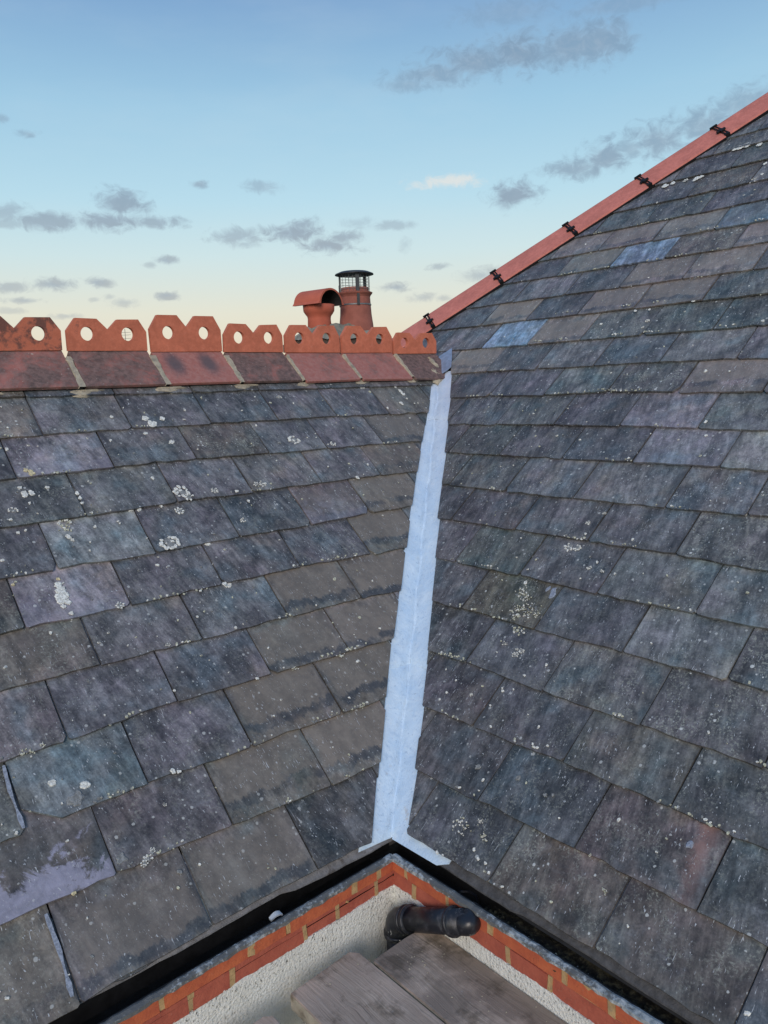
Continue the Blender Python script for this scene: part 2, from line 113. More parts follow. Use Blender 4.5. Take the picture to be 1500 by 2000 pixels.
# ------------------------------------------------------------------ world: evening sky with small clouds
W = bpy.data.worlds.new('World'); S.world = W; W.use_nodes = True
def build_world():
    t = W.node_tree; k = NT(t); bg = t.nodes['Background']
    sky = t.nodes.new('ShaderNodeTexSky'); sky.sky_type = 'NISHITA'; sky.sun_disc = False
    sky.sun_elevation = SUN_EL; sky.sun_rotation = SUN_AZ; sky.air_density = 1.0; sky.dust_density = 1.5; sky.ozone_density = 1.5
    dirv = k.v('NORMALIZE', t.nodes.new('ShaderNodeTexCoord').outputs['Generated'])
    x, y, z = k.sep(dirv)
    el = k.m('ARCSINE', z); azm = k.m('ARCTAN2', x, y)
    e01 = k.ss(el, math.radians(-6), math.radians(90), lin=True)
    P = lambda d: (d + 6) / 96
    grad = k.ramp(e01, [(P(-2), srgb(226, 205, 184)), (P(0.5), srgb(238, 214, 188)), (P(2.2), srgb(240, 222, 194)), (P(5.3), srgb(234, 231, 212)), (P(9), srgb(212, 233, 234)),
                        (P(12.5), srgb(190, 226, 240)), (P(18), srgb(163, 207, 233)), (P(24), srgb(130, 171, 213)), (P(40), srgb(110, 154, 205)), (P(90), srgb(98, 140, 196))])
    nis = k.mix(1.0, sky.outputs[0], (0.10, 0.10, 0.10), 'MULTIPLY')
    base = k.mix(0.88, nis, grad)
    # faint large-scale unevenness, thin veils
    veil = k.noise(k.map(dirv, (1, 1, 3.5)), 3.2, 5, 0.6)
    base = k.mix(k.m('MULTIPLY', k.ss(veil, 0.45, 0.8), 0.12), base, srgb(214, 226, 232))
    pl = k.comb(azm, el, 0.0)
    nv = k.map(pl, (1.0, 1.35, 1.0))
    n1 = k.noise(nv, 58, 8, 0.64, 0.6); n2 = k.noise(nv, 11, 5, 0.6, 0.3)
    dis = k.m('ADD', k.m('MULTIPLY', k.m('SUBTRACT', n1, 0.5), 3.4), k.m('MULTIPLY', k.m('SUBTRACT', n2, 0.5), 1.6))
    def blob(c):
        a, e, ra, re, d = c
        q = k.v('MULTIPLY', k.v('SUBTRACT', pl, (a, e, 0)), (1 / ra, 1 / re, 0))
        ln = k.m('ADD', k.v('LENGTH', q), dis)
        return k.ss(ln, 1.7, 0.25, 0.0, d * 0.95)
    tot = None
    for c in CLOUDS:
        b = blob(c); tot = b if tot is None else k.m('MAXIMUM', tot, b)
    # elsewhere in the sky the same kind of small clouds, scattered by noise
    far = k.m('MAXIMUM', k.ss(k.m('ABSOLUTE', k.m('SUBTRACT', azm, 0.70)), 0.62, 0.80), k.ss(el, 0.47, 0.6))
    sc = k.noise(k.map(dirv, (1, 1, 2.6)), 7.0, 7, 0.6, 0.3)
    gen = k.m('MULTIPLY', k.m('MULTIPLY', k.ss(sc, 0.60, 0.70), 0.7), k.m('MULTIPLY', far, k.ss(el, 0.0, 0.05)))
    tot = k.m('MAXIMUM', tot, gen)
    grey = k.mix(k.ss(el, 0.03, 0.30), srgb(176, 180, 182), srgb(128, 152, 176))
    grey = k.mix(k.ss(n1, 0.35, 0.7), grey, srgb(150, 166, 184))
    base = k.mix(tot, base, grey)
    w = WHITE; base = k.mix(blob((w[0], w[1], w[2], w[3], 0.65)), base, srgb(240, 232, 222))
    k.put(bg.inputs[0], base); bg.inputs[1].default_value = SKY_GAIN
SKY_GAIN = 1.0
build_world()

# ------------------------------------------------------------------ object helpers
WM = {}
def put(o, parent=None, mw=None):
    mw = mw or Matrix.Identity(4); WM[o.name] = mw
    if parent is not None:
        o.parent = parent; o.matrix_parent_inverse = Matrix.Identity(4)
        o.matrix_basis = WM[parent.name].inverted() @ mw
    else: o.matrix_basis = mw
    COL.objects.link(o); return o
def thing(name, label, cat, loc=(0, 0, 0), group=None):
    o = bpy.data.objects.new(name, None); o.empty_display_size = 0.1
    put(o, None, Matrix.Translation(Vector(loc) * U)); o['label'] = label; o['category'] = cat
    if group: o['group'] = group
    return o
def mesh_obj(name, verts, faces, m, parent=None, mw=None, smooth=False, unit=U):
    me = bpy.data.meshes.new(name)
    me.from_pydata([tuple(Vector(v) * unit) for v in verts], [], faces)
    me.materials.append(m)
    if smooth:
        for p_ in me.polygons: p_.use_smooth = True
    me.update()
    o = bpy.data.objects.new(name, me); put(o, parent, mw); return o
def bm_obj(name, bm, m, parent=None, mw=None, smooth=False, recalc=True):
    if recalc: bmesh.ops.recalc_face_normals(bm, faces=bm.faces[:])
    me = bpy.data.meshes.new(name); bm.to_mesh(me); bm.free()
    for mm in (m if isinstance(m, (list, tuple)) else [m]): me.materials.append(mm)
    if smooth:
        for p_ in me.polygons: p_.use_smooth = True
    o = bpy.data.objects.new(name, me); put(o, parent, mw); return o
def box(bm, p, a, b, c, wob=0.0):
    """box from corner p with edge vectors a, b, c (in gauges)"""
    p, a, b, c = (Vector(q) for q in (p, a, b, c)); vs = []
    for i in (0, 1):
        for j in (0, 1):
            for l in (0, 1):
                q = p + a * i + b * j + c * l
                if wob: q = q + Vector([random.uniform(-wob, wob) for _ in range(3)])
                vs.append(bm.verts.new(q * U))
    fs = [(0, 1, 3, 2), (4, 6, 7, 5), (0, 4, 5, 1), (2, 3, 7, 6), (0, 2, 6, 4), (1, 5, 7, 3)]
    return [bm.faces.new([vs[i] for i in f]) for f in fs]
def tube(bm, pts, rad, seg=20, caps=True):
    """swept tube through points (gauges), rad number or list"""
    pts = [Vector(q) for q in pts]; rings = []
    up = Vector((0.13, 0.2, 0.97)).normalized()
    for i, q in enumerate(pts):
        d = (pts[min(i + 1, len(pts) - 1)] - pts[max(i - 1, 0)]).normalized()
        a = d.cross(up)
        if a.length < 0.1: a = d.cross(Vector((1, 0, 0)))
        a.normalize(); b = d.cross(a).normalized()
        r = rad[i] if isinstance(rad, (list, tuple)) else rad
        rings.append([bm.verts.new((q + a * math.cos(t) * r + b * math.sin(t) * r) * U) for t in [2 * math.pi * j / seg for j in range(seg)]])
    for i in range(len(rings) - 1):
        for j in range(seg):
            bm.faces.new((rings[i][j], rings[i][(j + 1) % seg], rings[i + 1][(j + 1) % seg], rings[i + 1][j]))
    if caps: bm.faces.new(rings[0]); bm.faces.new(rings[-1][::-1])
def lathe(bm, c, prof, seg=36):
    rings = []
    for r, z in prof:
        rings.append([bm.verts.new((Vector(c) + Vector((r * math.cos(t), r * math.sin(t), z))) * U) for t in [2 * math.pi * j / seg for j in range(seg)]])
    for i in range(len(rings) - 1):
        for j in range(seg):
            bm.faces.new((rings[i][j], rings[i][(j + 1) % seg], rings[i + 1][(j + 1) % seg], rings[i + 1][j]))
def prism(verts2, h):
    """closed prism between polygon verts2 (list of top Vectors) and the same shifted by vector h"""
    n = len(verts2); v = [Vector(q) for q in verts2] + [Vector(q) + Vector(h) for q in verts2]
    f = [tuple(range(n)), tuple(range(2 * n - 1, n - 1, -1))]
    f += [(i, i + n, (i + 1) % n + n, (i + 1) % n) for i in range(n)]
    return v, f

# roof planes (gauges): point = origin + across*x + up*s + normal*h
TLT, TRT, PHI, ER, OX = 0.7447322, 0.6828859, 0.0116651, 1.0075283, 0.0062425
class Plane:
    def __init__(s, o, a, u, n): s.o, s.a, s.u, s.n = map(Vector, (o, a, u, n))
    def p(s, x, v, h=0.0): return s.o + s.a * x + s.u * v + s.n * h
    def m(s, x, v, h=0.0):
        q = s.p(x, v, h) * U
        return Matrix(((s.a.x, s.u.x, s.n.x, q.x), (s.a.y, s.u.y, s.n.y, q.y), (s.a.z, s.u.z, s.n.z, q.z), (0, 0, 0, 1)))
PL = Plane((0, 0, 0), (1, 0, 0), (0, math.cos(TLT), math.sin(TLT)), (0, -math.sin(TLT), math.cos(TLT)))
_yd = Vector((math.sin(PHI), math.cos(PHI), 0)); _h = Vector((math.cos(PHI), -math.sin(PHI), 0))
_ur = _h * math.cos(TRT) + Vector((0, 0, math.sin(TRT)))
# right slope: "x" is measured towards the viewer (-Y) so that across x up = outward normal
PR = Plane((OX, 0, 0), -_yd, _ur, (-_yd).cross(_ur))

# ------------------------------------------------------------------ materials
def slate_build(k):
    o = k.obj(); sd_ = k.attr('seed'); film = k.attr('film'); lich = k.attr('lichen'); wash = k.attr('wash'); rust = k.attr('rust')
    q = k.v('ADD', o, k.comb(sd_, k.m('MULTIPLY', sd_, 1.7), k.m('MULTIPLY', sd_, 0.6)))
    col = k.n.new('ShaderNodeObjectInfo').outputs['Color']
    ox, oy, oz = k.sep(o)
    big = k.noise(q, 9, 3, 0.5); mid = k.noise(q, 38, 6, 0.68, 0.3); fine = k.noise(q, 190, 3, 0.6)
    skew = k.map(q, (1, 1, 1), (0, 0, math.radians(-14)))
    streak = k.noise(k.map(skew, (70, 11, 10)), 1.0, 5, 0.65)
    broad = k.noise(k.map(skew, (22, 4, 5)), 1.0, 3, 0.55)
    v = k.m('MULTIPLY', k.ss(mid, 0.25, 0.75, 0.62, 1.42), k.ss(streak, 0.28, 0.72, 0.68, 1.36))
    v = k.m('MULTIPLY', v, k.ss(fine, 0.3, 0.7, 0.84, 1.16))
    cloud = k.noise(k.map(q, (1, 0.55, 1)), 11, 5, 0.62, 0.5)
    v = k.m('MULTIPLY', v, k.ss(cloud, 0.32, 0.68, 0.56, 1.50))
    c = k.mix(1.0, col, k.comb(v, v, v), 'MULTIPLY')
    # each slate drifts between neighbouring tones
    h1 = k.noise(k.v('ADD', q, (3.1, 5.7, 0)), 7.5, 3, 0.5); h2 = k.noise(k.v('ADD', q, (8.3, 1.2, 0)), 8.5, 3, 0.5)
    c = k.mix(k.ss(h1, 0.50, 0.68, 0, 0.75), c, k.mix(1.0, c, (1.10, 1.0, 1.08), 'MULTIPLY'))
    c = k.mix(k.ss(h1, 0.50, 0.34, 0, 0.75), c, k.mix(1.0, c, (0.78, 1.02, 1.12), 'MULTIPLY'))
    c = k.mix(k.ss(h2, 0.54, 0.70, 0, 0.6), c, k.mix(1.0, c, (1.28, 1.14, 0.96), 'MULTIPLY'))
    # pale bloom
    bl = k.m('MULTIPLY', k.ss(k.noise(q, 15, 6, 0.7, 0.6), 0.52, 0.74), k.ss(fine, 0.3, 0.6, 0.35, 1.0))
    c = k.mix(k.m('MULTIPLY', bl, 0.36), c, (0.27, 0.28, 0.31))
    # mud film, dark tide line and crust near the tail
    wob = k.m('MULTIPLY', k.m('SUBTRACT', k.noise(k.map(q, (1.0, 0.45, 1)), 17, 7, 0.72), 0.5), 0.62)
    yy = k.m('ADD', k.m('DIVIDE', oy, 0.175), k.m('ADD', wob, k.m('MULTIPLY', k.m('SINE', k.m('MULTIPLY', sd_, 7.0)), 0.10)))
    edge = k.ss(k.m('ADD', k.m('ABSOLUTE', k.m('DIVIDE', ox, 0.15)), k.m('MULTIPLY', wob, 0.8)), 0.8, 0.98, 1.0, 0.25)
    fm = k.m('MULTIPLY', k.m('MULTIPLY', k.ss(yy, 0.22, 0.28), k.ss(yy, 0.93, 1.02, 1.0, 0.35)), edge)
    filmc = k.mix(k.ss(k.m('ADD', k.m('MULTIPLY', mid, 0.5), k.m('MULTIPLY', broad, 0.5)), 0.35, 0.65), (0.112, 0.103, 0.094), (0.190, 0.174, 0.158))
    filmc = k.mix(1.0, filmc, (1.28, 1.20, 1.10), 'MULTIPLY')
    filmc = k.mix(0.30, filmc, k.mix(1.0, col, (1.25, 1.2, 1.15), 'MULTIPLY'))
    band = k.m('MULTIPLY', k.ss(yy, 0.06, 0.13), k.ss(yy, 0.22, 0.29, 1, 0))
    c = k.mix(k.m('MULTIPLY', fm, film), c, filmc)
    c = k.mix(k.m('MULTIPLY', k.m('MULTIPLY', band, film), k.ss(k.noise(q, 8, 3, 0.5), 0.36, 0.56, 0.12, 0.8)), c, (0.050, 0.056, 0.066))
    crust = k.m('MULTIPLY', k.ss(yy, 0.13, 0.05), k.ss(k.noise(q, 120, 4, 0.7), 0.42, 0.6, 0.25, 1.0))
    c = k.mix(k.m('MULTIPLY', crust, k.m('ADD', k.m('MULTIPLY', film, 0.6), 0.22)), c, (0.17, 0.15, 0.125))
    # lavender lime wash
    wv = k.ss(k.m('ADD', k.noise(q, 12, 7, 0.72, 0.4), k.m('MULTIPLY', k.m('SUBTRACT', 0.085, oy), 2.2)), 0.50, 0.58)
    c = k.mix(k.m('MULTIPLY', k.m('MULTIPLY', wv, wash), k.ss(mid, 0.2, 0.8, 0.5, 1.0)), c, (0.34, 0.33, 0.42))
    # red iron streak down one side
    rs = k.m('MULTIPLY', k.ss(k.m('ABSOLUTE', k.m('ADD', k.m('SUBTRACT', ox, k.m('MULTIPLY', oy, -0.10)), k.m('ADD', -0.118, k.m('MULTIPLY', k.m('SUBTRACT', mid, 0.5), 0.05)))), 0.003, 0.032, 1.0, 0.0), k.ss(oy, -0.01, 0.15, 0.35, 1.0))
    c = k.mix(k.m('MULTIPLY', k.m('MULTIPLY', k.m('MULTIPLY', rs, rust), k.ss(mid, 0.3, 0.6, 0.45, 1.0)), 0.7), c, (0.29, 0.155, 0.13))
    # flecks and scratches
    f1 = k.noise(k.map(skew, (230, 90, 90), (0, 0, math.radians(8))), 1.0, 3, 0.6)
    clus = k.noise(q, 22, 3, 0.6)
    fl = k.m('MULTIPLY', k.ss(f1, 0.635, 0.675), k.ss(clus, 0.42, 0.60, 0.12, 1.0))
    sc = k.noise(k.map(q, (330, 26, 60), (0, 0, math.radians(-24))), 1.0, 2, 0.5)
    fl = k.m('MAXIMUM', fl, k.m('MULTIPLY', k.ss(sc, 0.68, 0.72), k.ss(clus, 0.45, 0.6)))
    c = k.mix(k.m('MULTIPLY', fl, 0.85), c, (0.58, 0.60, 0.62))
    # lichen: fine speckle and small rosettes
    ls = k.m('MULTIPLY', k.ss(k.noise(q, 150, 5, 0.7), 0.50, 0.62), k.ss(k.noise(k.map(q, (1, 0.5, 1)), 20, 4, 0.6), 0.42, 0.68))
    c = k.mix(k.m('MULTIPLY', k.m('MULTIPLY', ls, lich), 0.8), c, (0.38, 0.39, 0.33))
    c = k.mix(k.m('MULTIPLY', k.m('MULTIPLY', k.ss(streak, 0.5, 0.72), k.ss(broad, 0.4, 0.65)), k.m('MULTIPLY', lich, 0.55)), c, (0.27, 0.26, 0.22))
    vr = k.vor(q, 62); vd = vr.outputs['Distance']; vc = k.sep(vr.outputs['Color'])
    dd = k.m('ADD', vd, k.m('MULTIPLY', k.m('SUBTRACT', fine, 0.5), 0.3))
    spot = k.m('MULTIPLY', k.ss(dd, k.m('MULTIPLY', vc[1], 0.34), k.m('MULTIPLY', vc[1], 0.24)), k.m('GREATER_THAN', vc[0], 0.80))
    c = k.mix(k.m('MULTIPLY', spot, k.m('ADD', 0.3, k.m('MULTIPLY', lich, 0.5))), c, (0.66, 0.67, 0.64))
    # darker towards the joint sides
    side = k.ss(k.m('ADD', k.m('ABSOLUTE', k.m('DIVIDE', ox, 0.1505)), k.m('MULTIPLY', k.m('SUBTRACT', mid, 0.5), 0.12)), 0.93, 1.0)
    c = k.mix(k.m('MULTIPLY', side, 0.45), c, (0.055, 0.055, 0.058))
    h = k.m('ADD', k.m('MULTIPLY', mid, 0.9), k.m('ADD', k.m('MULTIPLY', streak, 0.6), k.m('MULTIPLY', k.m('ADD', fl, spot), 0.25)))
    nb = k.bump(h, 0.0016, 0.9); nb = k.bump(fine, 0.0004, 0.8, nb)
    return {'Base Color': c, 'Roughness': k.ss(mid, 0.2, 0.8, 0.38, 0.64), 'Normal': nb, 'Specular IOR Level': 0.42}
M_SLATE = mat('slate', slate_build)

def simple(name, col, rough=0.7, var=0.25, scale=30, bump=0.0, spec=0.4, metal=0.0, tint=None):
    def b(k):
        q = k.obj(); n = k.noise(q, scale, 6, 0.65); n2 = k.noise(q, scale * 6, 4, 0.6)
        v = k.ss(n, 0.25, 0.75, 1 - var, 1 + var)
        c = k.mix(1.0, col, k.comb(v, v, v), 'MULTIPLY')
        if tint: c = k.mix(k.ss(k.noise(q, scale * 0.5, 5, 0.65), 0.48, 0.66), c, tint)
        r = {'Base Color': c, 'Roughness': rough, 'Specular IOR Level': spec, 'Metallic': metal}
        if bump: r['Normal'] = k.bump(k.m('ADD', n, k.m('MULTIPLY', n2, 0.5)), bump, 1.0)
        return r
    return mat(name, b)
M_DECK = simple('roof_underlay', (0.02, 0.02, 0.021), 0.9)
M_MORTAR = simple('sandy_mortar', (0.46, 0.40, 0.30), 0.95, 0.28, 60, 0.004, 0.2, tint=(0.30, 0.27, 0.21))
M_BLACK = simple('black_plastic', (0.009, 0.009, 0.0095), 0.62, 0.5, 25, 0.0006, 0.25)

def terra_build(stain_amt, base, dark, lighttint):
    def b(k):
        o = k.obj(); s_ = k.attr('seed'); st = k.attr('stain')
        q = k.v('ADD', o, k.comb(s_, s_, s_))
        n = k.noise(q, 14, 6, 0.65, 0.3); n2 = k.noise(q, 60, 5, 0.7); n3 = k.noise(q, 260, 3, 0.6)
        v = k.m('MULTIPLY', k.ss(n, 0.25, 0.75, 0.84, 1.12), k.ss(n2, 0.25, 0.75, 0.9, 1.1))
        c = k.mix(1.0, base, k.comb(v, v, v), 'MULTIPLY')
        c = k.mix(k.m('MULTIPLY', k.ss(n2, 0.55, 0.75), 0.3), c, lighttint)
        m_ = k.ss(k.m('ADD', k.m('MULTIPLY', n, 0.75), k.m('MULTIPLY', n2, 0.25)), k.m('SUBTRACT', 0.78, k.m('MULTIPLY', st, 0.5)), k.m('SUBTRACT', 0.90, k.m('MULTIPLY', st, 0.5)))
        c = k.mix(k.m('MULTIPLY', m_, stain_amt), c, dark)
        f = k.m('MULTIPLY', k.ss(k.noise(q, 110, 3, 0.6), 0.69, 0.74), 0.5)
        c = k.mix(k.m('MULTIPLY', f, st), c, (0.5, 0.48, 0.42))
        return {'Base Color': c, 'Roughness': 0.72, 'Specular IOR Level': 0.3, 'Normal': k.bump(k.m('ADD', n2, k.m('MULTIPLY', n3, 0.5)), 0.0012, 0.9)}
    return b
M_CREST = mat('terracotta_crest', terra_build(0.8, (0.58, 0.175, 0.100), (0.065, 0.05, 0.048), (0.60, 0.28, 0.20)))
def wing_build(k):
    o = k.obj(); s_ = k.attr('seed'); red = k.attr('red'); q = k.v('ADD', o, k.comb(s_, s_, s_))
    n = k.noise(q, 11, 6, 0.62, 0.4); n2 = k.noise(q, 55, 6, 0.7); st = k.noise(k.map(q, (50, 50, 9)), 1.0, 4, 0.6)
    clean = k.mix(k.ss(n2, 0.3, 0.7), (0.36, 0.135, 0.11), (0.42, 0.20, 0.17))
    dirty = k.mix(k.ss(n2, 0.3, 0.7), (0.095, 0.068, 0.062), (0.25, 0.155, 0.135))
    f = k.ss(k.m('ADD', k.m('MULTIPLY', n, 0.7), k.m('MULTIPLY', n2, 0.3)), k.m('ADD', 0.30, k.m('MULTIPLY', red, 0.36)), k.m('ADD', 0.50, k.m('MULTIPLY', red, 0.36)), 1.0, 0.0)
    c = k.mix(f, dirty, clean)
    c = k.mix(k.ss(st, 0.55, 0.75, 0, 0.25), c, (0.17, 0.15, 0.15))
    wx, wy, wz = k.sep(o)
    pd = k.v('LENGTH', k.comb(k.m('MULTIPLY', k.m('SUBTRACT', k.m('ABSOLUTE', k.m('ADD', wx, 0.012)), 0.072), 24.0), k.m('MULTIPLY', k.m('ADD', wz, 0.050), 20.0), 0.0))
    c = k.mix(k.m('MULTIPLY', k.ss(k.m('ADD', pd, k.m('MULTIPLY', n2, 0.6)), 1.6, 0.6, 0.0, 0.85), k.attr('patch')), c, (0.10, 0.09, 0.10))
    c = k.mix(k.m('MULTIPLY', k.ss(k.noise(q, 95, 3, 0.6), 0.68, 0.73), 0.65), c, (0.5, 0.48, 0.42))
    return {'Base Color': c, 'Roughness': 0.78, 'Specular IOR Level': 0.3, 'Normal': k.bump(n2, 0.002, 1.0)}
M_WING = mat('weathered_terracotta', wing_build)
M_HIP = mat('new_terracotta', terra_build(0.15, (0.56, 0.185, 0.145), (0.30, 0.13, 0.11), (0.62, 0.30, 0.26)))

def metal_build(k):
    o = k.obj(); x, y, z = k.sep(o)
    n = k.noise(k.map(o, (1, 1, 0.4)), 18, 5, 0.6); n2 = k.noise(o, 70, 5, 0.65); cr = k.noise(k.map(o, (26, 26, 9)), 1.0, 4, 0.6, 0.6)
    c = k.mix(k.ss(n, 0.3, 0.7), (0.58, 0.74, 0.90), (0.70, 0.83, 0.94))
    c = k.mix(k.ss(cr, 0.54, 0.64, 0, 0.35), c, (0.46, 0.60, 0.76))
    c = k.mix(k.ss(n2, 0.55, 0.75, 0, 0.4), c, (0.82, 0.86, 0.88))
    c = k.mix(k.ss(z, 0.55, 1.25, 0.0, 0.3), c, (0.62, 0.58, 0.66))  # pinkish towards the top: reflected terracotta and dusk painted in
    dab = k.noise(k.map(o, (120, 120, 45), (0.3, 0.2, 0)), 1.0, 3, 0.6)
    c = k.mix(k.ss(dab, 0.60, 0.68, 0, 0.5), c, (0.34, 0.46, 0.60))
    sp = k.m('MULTIPLY', k.ss(k.noise(o, 160, 3, 0.6), 0.70, 0.76), 0.6)
    c = k.mix(sp, c, (0.22, 0.24, 0.27))
    st = k.m('MULTIPLY', k.ss(k.noise(k.map(o, (1, 1, 0.3)), 30, 4, 0.7), 0.60, 0.72), k.ss(z, 0.30, 0.02))
    c = k.mix(k.m('MULTIPLY', st, 0.45), c, (0.50, 0.42, 0.34))
    return {'Base Color': c, 'Roughness': 0.45, 'Metallic': 0.08, 'Specular IOR Level': 0.5, 'Normal': k.bump(k.m('ADD', cr, k.m('MULTIPLY', n2, 0.4)), 0.004, 0.8)}
M_METAL = mat('painted_zinc', metal_build)
M_LEAD = simple('dull_lead', (0.27, 0.34, 0.46), 0.5, 0.2, 40, 0.002, 0.5, 0.2)

def brick_build(base, dk):
    def b(k):
        o = k.obj(); s_ = k.attr('seed'); q = k.v('ADD', o, k.comb(s_, s_, s_))
        n = k.noise(q, 22, 6, 0.65); n2 = k.noise(q, 120, 4, 0.7)
        c = k.mix(k.ss(n, 0.3, 0.7), base, dk)
        c = k.mix(k.ss(n2, 0.58, 0.75, 0, 0.35), c, (0.42, 0.25, 0.17))
        g = k.m('MULTIPLY', k.ss(k.noise(q, 45, 4, 0.7), 0.62, 0.72), 0.35)
        c = k.mix(g, c, (0.09, 0.05, 0.04))
        return {'Base Color': c, 'Roughness': 0.88, 'Specular IOR Level': 0.2, 'Normal': k.bump(k.m('ADD', n, n2), 0.0022, 1.0)}
    return b
M_BRICK = mat('orange_red_brick', brick_build((0.56, 0.150, 0.065), (0.44, 0.105, 0.055)))
M_BRICK2 = mat('deep_red_brick', brick_build((0.46, 0.125, 0.078), (0.36, 0.090, 0.060)))
M_JOINT = simple('yellow_mortar', (0.50, 0.33, 0.16), 0.9, 0.25, 70, 0.003, 0.2, tint=(0.36, 0.26, 0.15))

def render_build(k):
    o = k.obj(); n = k.noise(o, 12, 4, 0.6); g = k.noise(o, 330, 4, 0.7); pb = k.vor(o, 150).outputs['Distance']
    c = k.mix(k.ss(n, 0.3, 0.7), (0.74, 0.73, 0.67), (0.84, 0.83, 0.77))
    x, y, z = k.sep(o)
    fl = k.noise(k.map(o, (170, 170, 95), (math.radians(25), math.radians(25), 0)), 1.0, 3, 0.6)
    zone = k.ss(z, -0.26, -0.10, 0.05, 1.0)
    c = k.mix(k.m('MULTIPLY', k.m('MULTIPLY', k.ss(fl, 0.60, 0.65), zone), 0.8), c, (0.08, 0.08, 0.065))
    c = k.mix(k.m('MULTIPLY', k.ss(k.noise(o, 40, 4, 0.6), 0.62, 0.70), 0.25), c, (0.45, 0.43, 0.38))
    return {'Base Color': c, 'Roughness': 0.9, 'Specular IOR Level': 0.2, 'Normal': k.bump(k.m('ADD', g, pb), 0.003, 0.9)}
M_RENDER = mat('white_roughcast', render_build)

def wood_build(k):
    o = k.obj(); s_ = k.attr('seed'); q = k.v('ADD', o, k.comb(s_, s_, 0)); x, y, z = k.sep(o)
    warp = k.v('ADD', q, k.v('SCALE', k.comb(k.noise(q, 5, 3, 0.5), 0, 0), None, 0.05))
    gr = k.noise(k.map(warp, (150, 5, 40)), 1.0, 5, 0.7, 0.4); br = k.noise(k.map(warp, (18, 2.2, 8)), 1.0, 3, 0.6); bl = k.noise(q, 9, 5, 0.65)
    c = k.mix(k.ss(gr, 0.3, 0.7), (0.40, 0.31, 0.235), (0.62, 0.50, 0.40))
    c = k.mix(k.ss(br, 0.35, 0.7, 0, 0.6), c, (0.52, 0.40, 0.32))
    c = k.mix(k.ss(bl, 0.50, 0.66, 0, 0.8), c, (0.15, 0.115, 0.078))
    c = k.mix(k.m('MULTIPLY', k.attr('dark'), k.ss(k.noise(q, 6, 4, 0.6), 0.35, 0.55)), c, (0.06, 0.05, 0.042))
    c = k.mix(k.m('MULTIPLY', k.ss(k.noise(q, 26, 5, 0.7), 0.62, 0.72), 0.5), c, (0.36, 0.34, 0.32))
    c = k.mix(k.ss(k.noise(k.map(warp, (230, 3, 40)), 1.0, 3, 0.6), 0.64, 0.70, 0, 0.7), c, (0.04, 0.035, 0.03))
    return {'Base Color': c, 'Roughness': 0.8, 'Specular IOR Level': 0.3, 'Normal': k.bump(k.m('ADD', gr, bl), 0.0025, 1.0)}
M_WOOD = mat('weathered_board', wood_build)
M_PALEWOOD = simple('cut_board_edge', (0.42, 0.38, 0.30), 0.9, 0.3, 50, 0.002, 0.2, tint=(0.18, 0.15, 0.11))

def lip_build(k):
    o = k.obj(); a = k.noise(o, 75, 7, 0.75, 0.2); b_ = k.noise(o, 7, 4, 0.6)
    paint = k.attr('paint')
    m_ = k.ss(k.m('ADD', k.m('MULTIPLY', a, 0.5), k.m('MULTIPLY', b_, 0.5)), k.m('SUBTRACT', 0.56, paint), k.m('SUBTRACT', 0.64, paint))
    c = k.mix(m_, (0.13, 0.13, 0.125), k.mix(k.ss(a, 0.4, 0.7), (0.26, 0.29, 0.30), (0.50, 0.52, 0.52)))
    return {'Base Color': c, 'Roughness': 0.55, 'Specular IOR Level': 0.4, 'Normal': k.bump(a, 0.003, 1.0)}
M_LIP = mat('flaking_gutter_edge', lip_build)
def pipe_build(k):
    o = k.obj(); a = k.noise(o, 40, 6, 0.7); d = k.noise(k.map(o, (60, 60, 25)), 1.0, 4, 0.7)
    c = k.mix(k.ss(a, 0.5, 0.72, 0, 0.8), (0.012, 0.013, 0.018), (0.075, 0.075, 0.085))
    c = k.mix(k.ss(d, 0.66, 0.70, 0, 0.8), c, (0.42, 0.42, 0.40))
    return {'Base Color': c, 'Roughness': k.ss(a, 0.3, 0.7, 0.28, 0.5), 'Specular IOR Level': 0.5, 'Normal': k.bump(a, 0.0008, 1.0)}
M_PIPE = mat('scuffed_black_pipe', pipe_build)
def silt_build(k):
    o = k.obj(); a = k.noise(o, 60, 6, 0.75); b_ = k.noise(o, 14, 4, 0.6)
    c = k.mix(k.ss(a, 0.45, 0.65), (0.012, 0.012, 0.011), (0.085, 0.078, 0.050))
    c = k.mix(k.ss(b_, 0.56, 0.7, 0, 0.6), c, (0.14, 0.125, 0.07))
    return {'Base Color': c, 'Roughness': 0.85, 'Specular IOR Level': 0.2, 'Normal': k.bump(a, 0.006, 1.0)}
M_SILT = mat('wet_gutter_silt', silt_build)
M_WATER = simple('dark_gutter_floor', (0.006, 0.007, 0.008), 0.5, 0.5, 30, 0.002, 0.3)
M_UNDER = simple('grey_eave_tray', (0.22, 0.215, 0.22), 0.8, 0.35, 45, 0.003, 0.3, tint=(0.11, 0.10, 0.095))
def lichen_build(base):
    def b(k):
        o = k.obj(); a = k.noise(o, 170, 4, 0.7)
        return {'Base Color': k.mix(k.ss(a, 0.4, 0.6), tuple(x * 0.62 for x in base), base), 'Roughness': 0.95, 'Specular IOR Level': 0.1, 'Normal': k.bump(a, 0.002, 1.0)}
    return b
M_LICH = mat('pale_lichen', lichen_build((0.86, 0.86, 0.80)))
M_LICHY = mat('yellow_lichen', lichen_build((0.75, 0.66, 0.42)))
M_LICHG = mat('grey_lichen', lichen_build((0.30, 0.31, 0.31)))
M_MOSS = mat('dry_moss', lichen_build((0.62, 0.62, 0.48)))
M_WASH = mat('pale_scrape', lichen_build((0.34, 0.38, 0.46)))
M_POT = simple('chimney_pot_clay', (0.33, 0.115, 0.085), 0.8, 0.18, 10, 0.002, 0.3)
M_POTNEW = simple('new_pot_clay', (0.50, 0.125, 0.075), 0.7, 0.12, 10, 0.001, 0.3)
